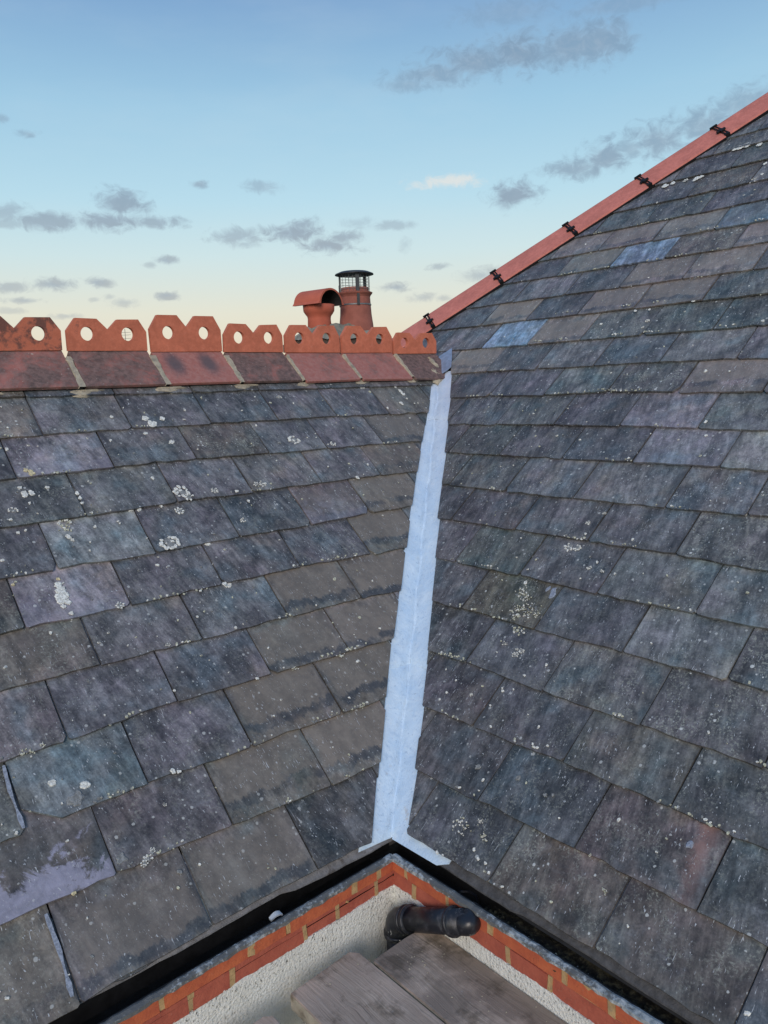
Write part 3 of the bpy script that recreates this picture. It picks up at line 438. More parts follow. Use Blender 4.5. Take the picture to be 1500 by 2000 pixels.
M_STEEL = simple('dark_cowl_steel', (0.06, 0.065, 0.07), 0.45, 0.3, 20, 0.0, 0.5, 0.6)
M_MESH = simple('grey_cowl_mesh', (0.20, 0.21, 0.22), 0.5, 0.2, 20, 0.0, 0.5, 0.5)
M_FLAUNCH = simple('mossy_flaunching', (0.26, 0.25, 0.21), 0.95, 0.4, 9, 0.01, 0.2, tint=(0.10, 0.12, 0.07))
M_STACK = simple('sooty_stack_brick', (0.10, 0.07, 0.055), 0.9, 0.35, 12, 0.004, 0.2)
M_FLINT = simple('white_plastic_scrap', (0.75, 0.77, 0.78), 0.4, 0.1, 20)
M_GROUND = simple('yard_ground', (0.11, 0.115, 0.075), 0.95, 0.35, 1.2, 0.01, 0.2, tint=(0.16, 0.15, 0.13))

# ------------------------------------------------------------------ ground
g = mesh_obj('ground', [(-3000, -3000, 0), (3000, -3000, 0), (3000, 3000, 0), (-3000, 3000, 0)], [(0, 1, 2, 3)], M_GROUND, None, Matrix.Translation((0, 0, -5.2)), unit=1.0)
g['kind'] = 'structure'

# ------------------------------------------------------------------ slates
LOOK = {'dark': ((0.093, 0.093, 0.099), 0, 0.5, 0, 0),
 'blue': ((0.117, 0.116, 0.119), 0, 0.35, 0, 0),
 'greyblue': ((0.139, 0.132, 0.132), 0, 0.4, 0, 0),
 'purple': ((0.118, 0.113, 0.12), 0, 0.4, 0, 0),
 'purplel': ((0.159, 0.143, 0.143), 0, 0.4, 0, 0),
 'purpled': ((0.088, 0.084, 0.088), 0, 0.3, 0, 0),
 'lav': ((0.179, 0.167, 0.176), 0, 0.4, 0.3, 0),
 'lavf': ((0.161, 0.143, 0.147), 0.5, 0.3, 0.2, 0),
 'teal': ((0.134, 0.139, 0.136), 0, 0.4, 0, 0),
 'teallight': ((0.194, 0.206, 0.202), 0, 0.15, 0, 0),
 'teald': ((0.087, 0.09, 0.087), 0, 0.6, 0, 0),
 'tealblue': ((0.122, 0.137, 0.141), 0, 0.3, 0, 0),
 'brown': ((0.13, 0.116, 0.103), 0.35, 0.5, 0, 0),
 'brownd': ((0.101, 0.089, 0.079), 0.1, 0.9, 0, 0),
 'mudlight': ((0.185, 0.167, 0.15), 0.4, 0.6, 0, 0),
 'film': ((0.141, 0.128, 0.115), 1, 0.2, 0, 0),
 'filmp': ((0.148, 0.131, 0.128), 0.8, 0.2, 0, 0),
 'filml': ((0.195, 0.176, 0.155), 1, 0.15, 0, 0),
 'filmb': ((0.129, 0.121, 0.112), 0.8, 0.2, 0, 0),
 'filmg': ((0.113, 0.106, 0.094), 0.7, 0.4, 0, 0),
 'filmpk': ((0.19, 0.159, 0.152), 0.8, 0.3, 0, 0),
 'filmt': ((0.178, 0.172, 0.162), 0.8, 0.2, 0, 0),
 'filmblue': ((0.125, 0.158, 0.187), 0.3, 0.2, 0, 0),
 'wash': ((0.115, 0.108, 0.106), 0.3, 0.2, 1, 0),
 'darkblue': ((0.083, 0.086, 0.093), 0, 0.45, 0, 0),
 'redstreak': ((0.11, 0.095, 0.092), 0, 0.6, 0, 1),
 'speck': ((0.107, 0.105, 0.102), 0, 1, 0, 0),
 'olive': ((0.113, 0.104, 0.08), 0, 0.7, 0, 0),
 'green': ((0.097, 0.099, 0.09), 0, 0.25, 0, 0),
 'greyd': ((0.109, 0.108, 0.111), 0, 0.5, 0, 0),
 'greyp': ((0.136, 0.131, 0.136), 0, 0.5, 0, 0),
 'lavblue': ((0.173, 0.169, 0.182), 0, 0.5, 0.2, 0),
 'lavg': ((0.165, 0.149, 0.155), 0, 0.5, 0.2, 0),
 'greylight': ((0.185, 0.184, 0.171), 0, 0.7, 0, 0),
 'greyt': ((0.144, 0.143, 0.139), 0, 0.6, 0, 0),
 'skyblue': ((0.174, 0.234, 0.305), 0.0, 0.05, 0, 0)}
GEN = ['dark', 'blue', 'purple', 'purpled', 'teald', 'greyd', 'darkblue', 'brownd', 'greyblue', 'speck', 'teal']

def clip_poly(pts, a, b, c):                     # keep a*x + b*y <= c
    out = []
    for i in range(len(pts)):
        p, q = pts[i], pts[(i + 1) % len(pts)]
        dp = a * p[0] + b * p[1] - c; dq = a * q[0] + b * q[1] - c
        if dp <= 0: out.append(p)
        if (dp < 0 < dq) or (dq < 0 < dp):
            t = dp / (dp - dq); out.append((p[0] + (q[0] - p[0]) * t, p[1] + (q[1] - p[1]) * t))
    return out
def interp(tab, x):
    if x <= tab[0][0]: return tab[0][1]
    for (a, b), (c, d) in zip(tab, tab[1:]):
        if x <= c: return b + (d - b) * (x - a) / max(c - a, 1e-6)
    return tab[-1][1]
def top_h(t): return 0.042 - 0.050 * t
def make_slate(pl, roof, x0, x1, k, tail, look, clips, chip=None, seed=None, L_=2.05, dh=0.0):
    rng = random.Random(seed if seed is not None else hash((round(x0, 2), k)))
    g_ = 0.011 + rng.uniform(0, 0.006); xa, xb = x0 + g_, x1 - g_
    if xb - xa < 0.08: return
    s0 = tail(xa); s1 = tail(xb); sl = (tail(x1) - tail(x0)) * 0.6
    sm = (s0 + s1) / 2; tl = rng.gauss(0, 0.010)
    ya = sm - sl / 2 - tl; yb = sm + sl / 2 + tl
    n = 9; pts = []
    ca = rng.choice([0, 0, .02, .03, .05, .02]); cb = rng.choice([0, 0, .02, .03, .05, .02])
    if chip and 'a' in chip: pass
    for i in range(n):
        t = i / (n - 1); x = xa + (xb - xa) * t; y = ya + (yb - ya) * t + rng.gauss(0, 0.009)
        if i == 0: y += ca; 
        if i == n - 1: y += cb
        pts.append((x, y))
        if i == 0 and ca: pts.append((x + ca * 1.1, ya + rng.gauss(0, .004)))
        if i == n - 2 and cb: pts.append((xb - cb * 1.1, yb + rng.gauss(0, .004)))
    if rng.random() < 0.22:                       # a small nick out of the tail
        i = rng.randrange(2, len(pts) - 2); pts[i] = (pts[i][0], pts[i][1] + rng.uniform(.02, .045))
    for t in (0.3, 0.65): pts.append((xb + rng.gauss(0, .005), yb + L_ * t))
    pts += [(xb, sm + L_), (xa, sm + L_)]
    for t in (0.65, 0.3): pts.append((xa + rng.gauss(0, .005), ya + L_ * t))
    if chip:                                      # a broken corner: replace the points near it
        side, cx, cy = chip
        if side == 'a': pts = clip_poly(pts, -1 / cx, -1 / cy, -(xa / cx + ya / cy) - 1)
        else: pts = clip_poly(pts, 1 / cx, -1 / cy, (xb / cx - yb / cy) - 1)
    for c in clips(k, rng):
        pts = clip_poly(pts, *c)
        if len(pts) < 3: return
    xs = [p[0] for p in pts]; ys = [p[1] for p in pts]
    if max(xs) - min(xs) < .05 or max(ys) - min(ys) < .1: return
    cx, cy = (x0 + x1) / 2, sm
    tilt = rng.gauss(0, 0.006)
    lift = rng.uniform(0, .006) + dh
    top = [Vector((x - cx, y - cy, top_h(y - cy) + lift + tilt * (x - cx) * (1 if y < cy + 1 else 0.2))) for x, y in pts]
    v, f = prism(top, (0, 0, -0.042))
    me = bpy.data.meshes.new('slate'); me.from_pydata([tuple(q * U) for q in v], [], f); me.materials.append(M_SLATE)
    o = bpy.data.objects.new('slate', me); put(o, roof, pl.m(cx, cy, 0))
    col, film, lich, wash, rust = LOOK[look]; j = rng.uniform(.9, 1.1)
    o.color = (col[0] * j * rng.uniform(.97, 1.03), col[1] * j, col[2] * j * rng.uniform(.97, 1.03), 1)
    o['seed'] = rng.uniform(0, 9); o['film'] = float(film) * rng.uniform(.7, 1.0); o['lichen'] = float(lich) * rng.uniform(.7, 1.2); o['wash'] = float(wash); o['rust'] = float(rust)
    return o
def fill_joints(js, lo, hi, step):
    js = sorted(js)
    while js[0] > lo: js.insert(0, js[0] - step * random.uniform(.98, 1.02))
    while js[-1] < hi: js.append(js[-1] + step * random.uniform(.98, 1.02))
    return js
def pick(table, k, x0, x1):
    for a, b, c in table:
        if a == k and x0 < b < x1: return c
    return None

VAL_L = [(-.05, -.45), (.72, .15), (1.33, .66), (2.76, 1.81), (3.63, 2.57), (4.73, 3.52), (5.6, 4.25), (6.56, 5.11), (7.63, 6.04), (8.48, 6.86), (10.1, 8.28), (12, 9.95)]     # s -> x of the cut
VAL_R = [(-.1, .40), (.07, .31), (.35, .12), (1.03, -.27), (1.98, -.9), (3.25, -1.76), (4.69, -2.79), (5.86, -3.59), (6.88, -4.28), (7.84, -4.91), (8.99, -5.69), (10.28, -6.56), (11.38, -7.39), (12.2, -8.04)]
RIDGE_S = 11.16
roofL = thing('slate_roof', 'weathered slate roof slope to the left of the valley below the pierced crest tiles', 'roof', (-3, 4, 3.6))
mesh_obj('roof_deck', [PL.p(-14, -.05, -.12), PL.p(-.25, -.05, -.12), PL.p(9.55, 11.2, -.12), PL.p(-14, 11.2, -.12)], [(0, 1, 2, 3)], M_DECK, roofL)
def clipsL(k, rng):
    a = interp(VAL_L, k); b = interp(VAL_L, k + 1); m_ = b - a; off = rng.uniform(-.02, .03)
    yield (1, -m_, a + off - m_ * k)
    yield (0, 1, RIDGE_S)
for k in range(0, 11):
    if k == 10: js = fill_joints(JL[9], -9, 8.6, 1.71); tab = [(-3, 10.06), (8, 9.93)]
    else: js = fill_joints([x for i, x in enumerate(JL[k]) if not (k == 0 and i == 2)], -9.5, interp(VAL_L, k + 1.2), 1.71); tab = TL[k]
    for a, b in zip(js, js[1:]):
        look = pick(LOOKL, k, a, b) or random.choice(GEN)
        chip = None
        if k == 2 and a < -4.0 < b: chip = ('a', .42, .30)
        rr = random.Random(k * 91 + round(a * 7))
        if chip is None and rr.random() < .10: chip = (rr.choice('ab'), rr.uniform(.06, .12), rr.uniform(.06, .14))
        make_slate(PL, roofL, a, b, k, lambda x: interp(tab, x), look, clipsL, chip, seed=k * 100 + round(a * 10))

js = fill_joints([x + .1 for x in JL[1]], -9.5, 0, 1.71)        # under-eave course seen through the open joints
for a, b in zip(js, js[1:]):
    make_slate(PL, roofL, a, b, -1, lambda x: interp(TL[0], x) + .03, 'dark', lambda k, rng: iter([(1, -.83, -.49)]), None, seed=round(a * 10), L_=1.0, dh=-.034)

roofR = thing('slate_roof', 'steep slate roof slope right of the valley, capped by a sloping terracotta hip', 'roof', (6, 0, 5))
mesh_obj('roof_deck', [PR.p(12, -.05, -.12), PR.p(12, 26, -.12), PR.p(-.5, 26, -.12), PR.p(-9.72 + .7, 13.6, -.12), PR.p(-9.9, 12.5, -.12), PR.p(.2, -.05, -.12)], [(0, 1, 2, 3, 4, 5)], M_DECK, roofR)
# hip edge on the right slope in (x toward viewer, s): through (-9.72,13.44) and (-3.63,21.53)
HX0, HS0 = -9.72, 13.44; HD = Vector((6.09, 8.09)).normalized(); HN = Vector((-HD.y, HD.x))
def clipsR(k, rng):
    if k < 11.5:
        kk = k * ER
        a = interp(VAL_R, kk); b = interp(VAL_R, kk + 1); m_ = b - a; off = rng.uniform(-.03, .02)
        yield (-1, m_, -(a + off) + m_ * kk)
    yield (HN.x, HN.y, HN.x * HX0 + HN.y * HS0 + .25)
for k in range(0, 25):
    kk = k * ER
    if k in JR: js = [-x for x in JR[k] if not (k == 16 and abs(x - 4.296) < .01)]
    else: js = [random.uniform(-1, 0)]
    js = fill_joints(js, (interp(VAL_R, kk + 1.2) if k < 12 else HX0 + (kk - HS0) * .753 - .6), 6.0 if k < 12 else 4.5, 1.72)
    if k in TR: tab = sorted([(-x, s) for x, s in TR[k]])
    else: tab = [(0, 22.6 + (k - 22) * 1.04)]
    if k >= 12 and k in TR:                       # keep far rows straight: fit a line
        n = len(tab); mx = sum(p[0] for p in tab) / n; my = sum(p[1] for p in tab) / n
        tab = [(mx, my)]
    for a, b in zip(js, js[1:]):
        look = pick([(q, -x, c) for q, x, c in LOOKR], k, a, b) or random.choice(GEN)
        rr = random.Random(k * 57 + round(a * 7)); chip = None
        if rr.random() < .12: chip = (rr.choice('ab'), rr.uniform(.05, .12), rr.uniform(.06, .16))
        make_slate(PR, roofR, a, b, k, lambda x: interp(tab, x), look, clipsR, chip, seed=9000 + k * 100 + round(a * 10))

js = fill_joints([-x - .1 for x in JR[1]], 0, 6, 1.72)
for a, b in zip(js, js[1:]):
    make_slate(PR, roofR, a, b, -1, lambda x: interp([(-x_, s_) for x_, s_ in TR[0]], x) + .02, 'dark', lambda k, rng: iter([(-1, -.45, -.45)]), None, seed=700 + round(a * 10), L_=1.0, dh=-.034)
for a, b in ((-11.6, -9.9), (-9.9, -8.05)):                     # short slates above the lead saddle
    make_slate(PR, roofR, a, b, 11, lambda x: 11.62, 'dark', lambda k, rng: iter([(HN.x, HN.y, HN.x * HX0 + HN.y * HS0 + .25)]), None, seed=round(a * 10), L_=1.6)

# ------------------------------------------------------------------ lichen growths on both slopes (small raised crusts)
def lich_patch(bm, pl, x, s, r, rng, mi, h0, ring=False, elong=1.0):
    n = 13; c = bm.verts.new(pl.p(x, s, h0 + (.004 if ring else .012)) * U); outer = []; ri = []
    ph = rng.uniform(0, 6)
    for i in range(n):
        t = 2 * math.pi * i / n; q = r * (1 + .22 * math.sin(2 * t + ph) + rng.uniform(-.22, .22))
        outer.append(bm.verts.new(pl.p(x + math.cos(t) * q, s + math.sin(t) * q * elong, h0) * U))
        ri.append(bm.verts.new(pl.p(x + math.cos(t) * q * .72, s + math.sin(t) * q * .72 * elong, h0 + .014) * U))
    for i in range(n):
        j = (i + 1) % n
        f = bm.faces.new((outer[i], outer[j], ri[j], ri[i])); f.material_index = mi
        f = bm.faces.new((ri[i], ri[j], c)); f.material_index = 2 if ring else mi
def lichen(pl, roof, table, flip):
    rng = random.Random(5); bm = bmesh.new()
    for x, s, r, t in table:
        x = -x if flip else x
        k = s / (ER if flip else 1); h0 = .046 - .050 * (k - math.floor(k)) + .005
        if t in 'cyg':
            mi = {'c': 0, 'y': 1, 'g': 2}[t]
            lich_patch(bm, pl, x, s, r * .8, rng, mi, h0)
            for _ in range(5 if r > .05 else 3):
                an = rng.uniform(0, 6.3); lich_patch(bm, pl, x + math.cos(an) * r * .6, s + math.sin(an) * r * .6, r * rng.uniform(.25, .5), rng, mi, h0 + .001)
        elif t == 'r':
            n_ = max(7, int(r / .016)); st_ = rng.uniform(0, 6.3)
            lich_patch(bm, pl, x, s, r * .62, rng, 2, h0 - .006)
            for i in range(n_):
                if rng.random() < .14: continue
                an = st_ + 6.283 * i / n_; q_ = r * rng.uniform(.72, .95)
                lich_patch(bm, pl, x + math.cos(an) * q_, s + math.sin(an) * q_ * .85, r * rng.uniform(.16, .30), rng, 0, h0)
            for _ in range(4): lich_patch(bm, pl, x + rng.gauss(0, r * .35), s + rng.gauss(0, r * .3), r * rng.uniform(.08, .22), rng, 0, h0 + .001)
        elif t == 'm':
            for _ in range(14): lich_patch(bm, pl, x + rng.gauss(0, r * .55), s + rng.gauss(0, r * .4), r * rng.uniform(.08, .22), rng, rng.choice([0, 3, 3]), h0)
        elif t == 's':
            for _ in range(16): lich_patch(bm, pl, x + rng.gauss(0, r * .6), s + rng.gauss(0, r * .6), r * rng.uniform(.06, .2), rng, rng.choice([0, 0, 3]), h0, rng.random() < .2)
        elif t == 'w': lich_patch(bm, pl, x, s, r, rng, 4, h0 - .004, False, 1.7)
    # sparse tiny spots everywhere
    for _ in range(380 if not flip else 380):
        x = rng.uniform(-6, 8) if not flip else rng.uniform(-8, 5.5); s = rng.uniform(.1, 10) if not flip else rng.uniform(.1, 20)
        if (not flip and x > interp(VAL_L, s) - .2) or (flip and s < 12 and x < interp(VAL_R, s) + .2) or (flip and s >= 12 and x < HX0 + (s - HS0) * .753 + .4): continue
        k = s / (ER if flip else 1); fr = k - math.floor(k)
        if fr < .06 or fr > .9: continue
        lich_patch(bm, pl, x, s, rng.uniform(.008, .024) * (1.5 if rng.random() < .12 else 1), rng, rng.choice([0, 0, 2, 3]), .049 - .050 * fr, rng.random() < .25)
    # crust along some tails
    for _ in range(60 if not flip else 80):
        x = rng.uniform(-6, 8) if not flip else rng.uniform(-6, 5.5); k = rng.randrange(1, 10 if not flip else 19)
        tb = TL[k] if not flip else sorted([(-a, b) for a, b in TR[k]])
        s = interp(tb, x) if (k < 12) else tb[0][1]
        if (not flip and x > interp(VAL_L, s) - .2) or (flip and s < 12 and x < interp(VAL_R, s) + .2) or (flip and s >= 12 and x < HX0 + (s - HS0) * .753 + .4): continue
        for _ in range(7):
            lich_patch(bm, pl, x + rng.gauss(0, .16), s + rng.uniform(.0, .06), rng.uniform(.008, .024), rng, rng.choice([0, 3, 3, 2]), .049)
    o = bm_obj('lichen', bm, [M_LICH, M_LICHY, M_LICHG, M_MOSS, M_WASH], roof, recalc=False); o['kind'] = 'stuff'; return o
lichen(PL, roofL, LICL, False); lichen(PR, roofR, LICR, True)
# pale scraped seams beside two joints, and an old mortar smear
def strip(name, pl, roof, path, w, m_, h0=.045):
    bm = bmesh.new(); rng = random.Random(3); a = []
    for i, (x, s) in enumerate(path):
        for t in range(4):
            if i == len(path) - 1 and t: break
            nx, ns = path[min(i + 1, len(path) - 1)]; f = t / 4
            xx, sss = x + (nx - x) * f, s + (ns - s) * f; ww = w * rng.uniform(.35, 1.25)
            a.append((pl.p(xx - ww / 2, sss, h0) * U, pl.p(xx + ww / 2, sss, h0) * U, pl.p(xx - ww / 2, sss, h0 - .03) * U, pl.p(xx + ww / 2, sss, h0 - .03) * U))
    v = [[bm.verts.new(q) for q in r] for r in a]
    for p, q in zip(v, v[1:]):
        bm.faces.new((p[0], p[1], q[1], q[0])); bm.faces.new((p[0], q[0], q[2], p[2])); bm.faces.new((p[1], p[3], q[3], q[1]))
    bm.faces.new((v[0][0], v[0][2], v[0][3], v[0][1])); bm.faces.new((v[-1][0], v[-1][1], v[-1][3], v[-1][2]))
    return bm_obj(name, bm, m_, roof)
strip('scraped_edge', PL, roofL, [(-4.84, 2.96), (-4.86, 2.6), (-4.84, 2.06)], .055, M_WASH, .05)
strip('scraped_edge', PL, roofL, [(-4.90, .96), (-4.88, .5), (-4.90, -.02)], .06, M_WASH, .05)

# ------------------------------------------------------------------ crest ridge tiles along the left slope
rng = random.Random(11)
def crest_mesh(w, h, th):
    """pierced crest plate: two clipped merlons with a round hole each; local x along, z up, y thickness"""
    bm = bmesh.new()
    out = [(0, 0), (w, 0), (w, .60 * h), (.90 * w, h), (.63 * w, .985 * h), (.505 * w, .66 * h), (.375 * w, 1.0 * h), (.11 * w, h), (0, .62 * h)]
    out = [(x + random.uniform(-.008, .008), z + random.uniform(-.008, .008)) for x, z in out]
    edges = []
    def loop(ps):
        vs = [bm.verts.new((x * U, 0, z * U)) for x, z in ps]
        for i in range(len(vs)): edges.append(bm.edges.new((vs[i], vs[(i + 1) % len(vs)])))
    loop(out)
    r = .142
    for cx in (.245, .755):
        loop([(cx * w + math.cos(t) * r, .52 * h + math.sin(t) * r * 1.02) for t in [2 * math.pi * i / 22 for i in range(22)]])
    bmesh.ops.triangle_fill(bm, use_beauty=True, use_dissolve=False, edges=edges)
    r_ = bmesh.ops.extrude_face_region(bm, geom=bm.faces[:])
    bmesh.ops.translate(bm, vec=(0, th * U, 0), verts=[v for v in r_['geom'] if isinstance(v, bmesh.types.BMVert)])
    bmesh.ops.recalc_face_normals(bm, faces=bm.faces[:])
    return bm
# x0, x1, base height, crest height, red-ness of the wing, crest stain
RT = [(-8.95, -7.15, 7.77, .67, .3, .35), (-7.10, -5.28, 7.77, .67, .2, .3), (-5.22, -3.36, 7.77, .67, .4, .3),
      (-3.30, -1.47, 7.765, .66, .22, .66), (-1.38, .37, 7.765, .665, .12, .42), (.43, 2.20, 7.74, .80, .62, .22),
      (2.25, 3.91, 7.72, .66, .06, .30), (3.97, 5.68, 7.70, .69, .50, .26), (5.73, 7.49, 7.69, .70, .52, .28), (7.53, 9.20, 7.655, .58, -.2, .3)]
YR = 8.22
for i, (x0, x1, zb, ch, red, st) in enumerate(RT):
    j = rng.uniform(-.012, .012); s0 = 10.19 - .016 * max(0, x0) + rng.uniform(-.012, .012); th = .075
    bot = [PL.p(x0 + .02, s0, .15 + j), PL.p(x1 - .02, s0 + rng.uniform(-.012, .012), .15 - j)]
    apex_z = zb + .0
    front = [bot[0], bot[1], Vector((x1 - .02, YR, apex_z)), Vector((x0 + .02, YR, apex_z))]
    # A-shaped tile: front wing, back wing
    nrm = (front[1] - front[0]).cross(front[3] - front[0]).normalized()
    yb = 2 * YR - bot[0].y
    bmw = bmesh.new()
    def quad_prism(p4, n, t):
        vv = [bmw.verts.new(q * U) for q in p4] + [bmw.verts.new((q - n * t) * U) for q in p4]
        for f in ((0, 1, 2, 3), (7, 6, 5, 4), (0, 4, 5, 1), (1, 5, 6, 2), (2, 6, 7, 3), (3, 7, 4, 0)): bmw.faces.new([vv[a] for a in f])
    quad_prism(front, nrm, th)
    back = [Vector((q.x, 2 * YR - q.y + .002, q.z)) for q in front]
    nb = Vector((nrm.x, -nrm.y, nrm.z)); quad_prism(back, nb, th)
    bmesh.ops.recalc_face_normals(bmw, faces=bmw.faces[:])
    bmesh.ops.bevel(bmw, geom=[e for e in bmw.edges if e.is_manifold], offset=.010 * U, segments=1, affect='EDGES')
    c = Vector(((x0 + x1) / 2, YR, zb)) * U
    bmesh.ops.translate(bmw, vec=-c, verts=bmw.verts[:])
    o = bm_obj('ridge_tile', bmw, M_WING, roofL, Matrix.Translation(c))
    o['seed'] = rng.uniform(0, 9); o['red'] = float(red); o['patch'] = 1.0 if i == 5 else 0.0
    bmc = crest_mesh(x1 - x0 - .03, ch, .10)
    cm = Matrix.Translation(Vector((x0 + .015, YR - .05, zb - .012)) * U) @ Matrix.Rotation(rng.uniform(-.006, .006), 4, 'X')
    cr = bm_obj('crest', bmc, M_CREST, o, cm); cr['seed'] = rng.uniform(0, 9); cr['stain'] = float(st)
    if i == 5: o['label'] = 'ridge tile with a taller crest and a pinkish wing'
    if i == 9: o['label'] = 'last ridge tile with a dark mossy wing beside the valley'
# dark blotches on the taller tile's wing and on the crest of the leftmost tile
# mortar: pointing between the wings and bedding lumps under them
bm = bmesh.new(); mr = random.Random(21)
for a, b in zip(RT, RT[1:]):
    xm = (a[1] + b[0]) / 2; n = 9; pv = None
    wide = .055 if xm < 2.4 else .034
    for t in range(n + 1):
        f = t / n; sx = xm + mr.uniform(-.012, .012); w = wide * mr.uniform(.7, 1.35)
        s_ = 10.16 + f * (11.10 - 10.16); h_ = .150 + mr.uniform(-.01, .014)
        q = [PL.p(sx - w - .02, s_, .10) * U, PL.p(sx - w, s_, h_) * U, PL.p(sx + w, s_, h_) * U, PL.p(sx + w + .02, s_, .10) * U]
        v = [bm.verts.new(p) for p in q]
        if pv:
            for e in range(3): bm.faces.new((pv[e], pv[e + 1], v[e + 1], v[e]))
        pv = v
    # bedding lump
    def lump(x, s, rx, rs, h, hb):
        n = 14; c = bm.verts.new(PL.p(x, s, hb + h) * U); o_ = []; i_ = []
        for k in range(n):
            t = 2 * math.pi * k / n; e = mr.uniform(.75, 1.2)
            o_.append(bm.verts.new(PL.p(x + math.cos(t) * rx * e, s + math.sin(t) * rs * e, hb) * U))
            i_.append(bm.verts.new(PL.p(x + math.cos(t) * rx * e * .7, s + math.sin(t) * rs * e * .7, hb + h * mr.uniform(.6, 1)) * U))
        for k in range(n):
            j = (k + 1) % n; bm.faces.new((o_[k], o_[j], i_[j], i_[k])); bm.faces.new((i_[k], i_[j], c))
    lump(xm - .02, 10.11, .30 if xm < 1 else .24, .095, .06, .005)
    lump(xm + .1, 10.16, .42 if xm < 3 else .3, .05, .07, .0)
# continuous dark-ish bedding strip behind the wing edges and the end blob by the valley
lump(8.42, 10.12, .22, .16, .12, .0); lump(8.5, 10.35, .13, .3, .12, .02); lump(8.75, 10.75, .10, .34, .12, .02)
mo = bm_obj('mortar', bm, M_MORTAR, roofL)
bm = bmesh.new()
box(bm, PL.p(-9, 10.30, -.03), (17.3, 0, 0), PL.u * .5, PL.n * .12)
bm_obj('ridge_bedding', bm, M_UNDER, roofL)
# back slope of the same roof
mesh_obj('back_slope', [(-14, YR + .02, 7.58), (9.4, YR + .02, 7.58), (9.4, 16.6, .0), (-14, 16.6, .0)], [(0, 1, 2, 3)], M_DECK, roofL)

# ------------------------------------------------------------------ hip tiles with black clips
def hp(t, off, h): return PR.p(HX0 + HD.x * t + HN.x * off, HS0 + HD.y * t + HN.y * off, h)
C53 = math.radians(52)
prof = [(-.03, .065), (0, .105), (.30, .150), (.60, .195), (.74, .212), (.82, .195), (.90, .140)]
prof += [(.90 + math.cos(C53) * d, .140 - math.sin(C53) * d) for d in (.3, .7)]
def hip_section(t, grow=0.0):
    return [hp(t, a, b + grow) for a, b in prof]
ts = [-7.6, -5.06, -2.52, -.02, 2.46, 5.07, 7.60, 10.16, 12.72, 15.28, 17.8]
for i, (a, b) in enumerate(zip(ts, ts[1:])):
    bm = bmesh.new(); j = rng.uniform(0, .008)
    rings = []
    for t, gr in ((a + .015, .012 + j), (a + .10, .006 + j), (b - .02, -.008 + j)):
        top = hip_section(t, gr); low = [q - PR.n * .055 for q in top]
        rings.append([bm.verts.new(q * U) for q in top] + [bm.verts.new(q * U) for q in low[::-1]])
    m = len(rings[0])
    for r0, r1 in zip(rings, rings[1:]):
        for q in range(m): bm.faces.new((r0[q], r0[(q + 1) % m], r1[(q + 1) % m], r1[q]))
    bm.faces.new(rings[0][::-1]); bm.faces.new(rings[-1])
    o = bm_obj('hip_tile', bm, M_HIP, roofR, smooth=False); o['seed'] = rng.uniform(0, 9); o['stain'] = .1
    # clip at this tile's lower joint
    bm = bmesh.new(); lx, ly = HD, HN
    A3 = PR.a * HD.x + PR.u * HD.y; B3 = PR.a * HN.x + PR.u * HN.y
    for d in (-.045, .035):
        for (o1, h1), (o2, h2) in zip(prof[1:-1], prof[2:]):
            p0 = hp(a + d, o1, h1 + .018); p1 = hp(a + d, o2, h2 + .018)
            box(bm, p0, A3 * .035, p1 - p0, PR.n * .022)
    box(bm, hp(a - .13, .27, .165), A3 * .26, B3 * .085, PR.n * .05)
    box(bm, hp(a - .05, .20, .170), A3 * .11, B3 * .23, PR.n * .052)
    box(bm, hp(a - .10, .70, .225), A3 * .22, B3 * .06, PR.n * .05)
    box(bm, hp(a - .06, -.04, .05), A3 * .13, B3 * .12, PR.n * .10)
    bm_obj('clip', bm, M_BLACK, o)
bm = bmesh.new()
box(bm, hp(-7, -.085, -.02), (PR.a * HD.x + PR.u * HD.y) * 25, (PR.a * HN.x + PR.u * HN.y) * .3, PR.n * .085)
bm_obj('hip_tray', bm, M_BLACK, roofR)
# far hip-end slope so that the roof is a solid from the side
q0, q1 = hp(-7, .6, -.1), hp(18, .6, -.1)
mesh_obj('hip_end_slope', [q0, q1, q1 + Vector((0, 9, -8)), q0 + Vector((0, 9, -8))], [(0, 1, 2, 3)], M_DECK, roofR)

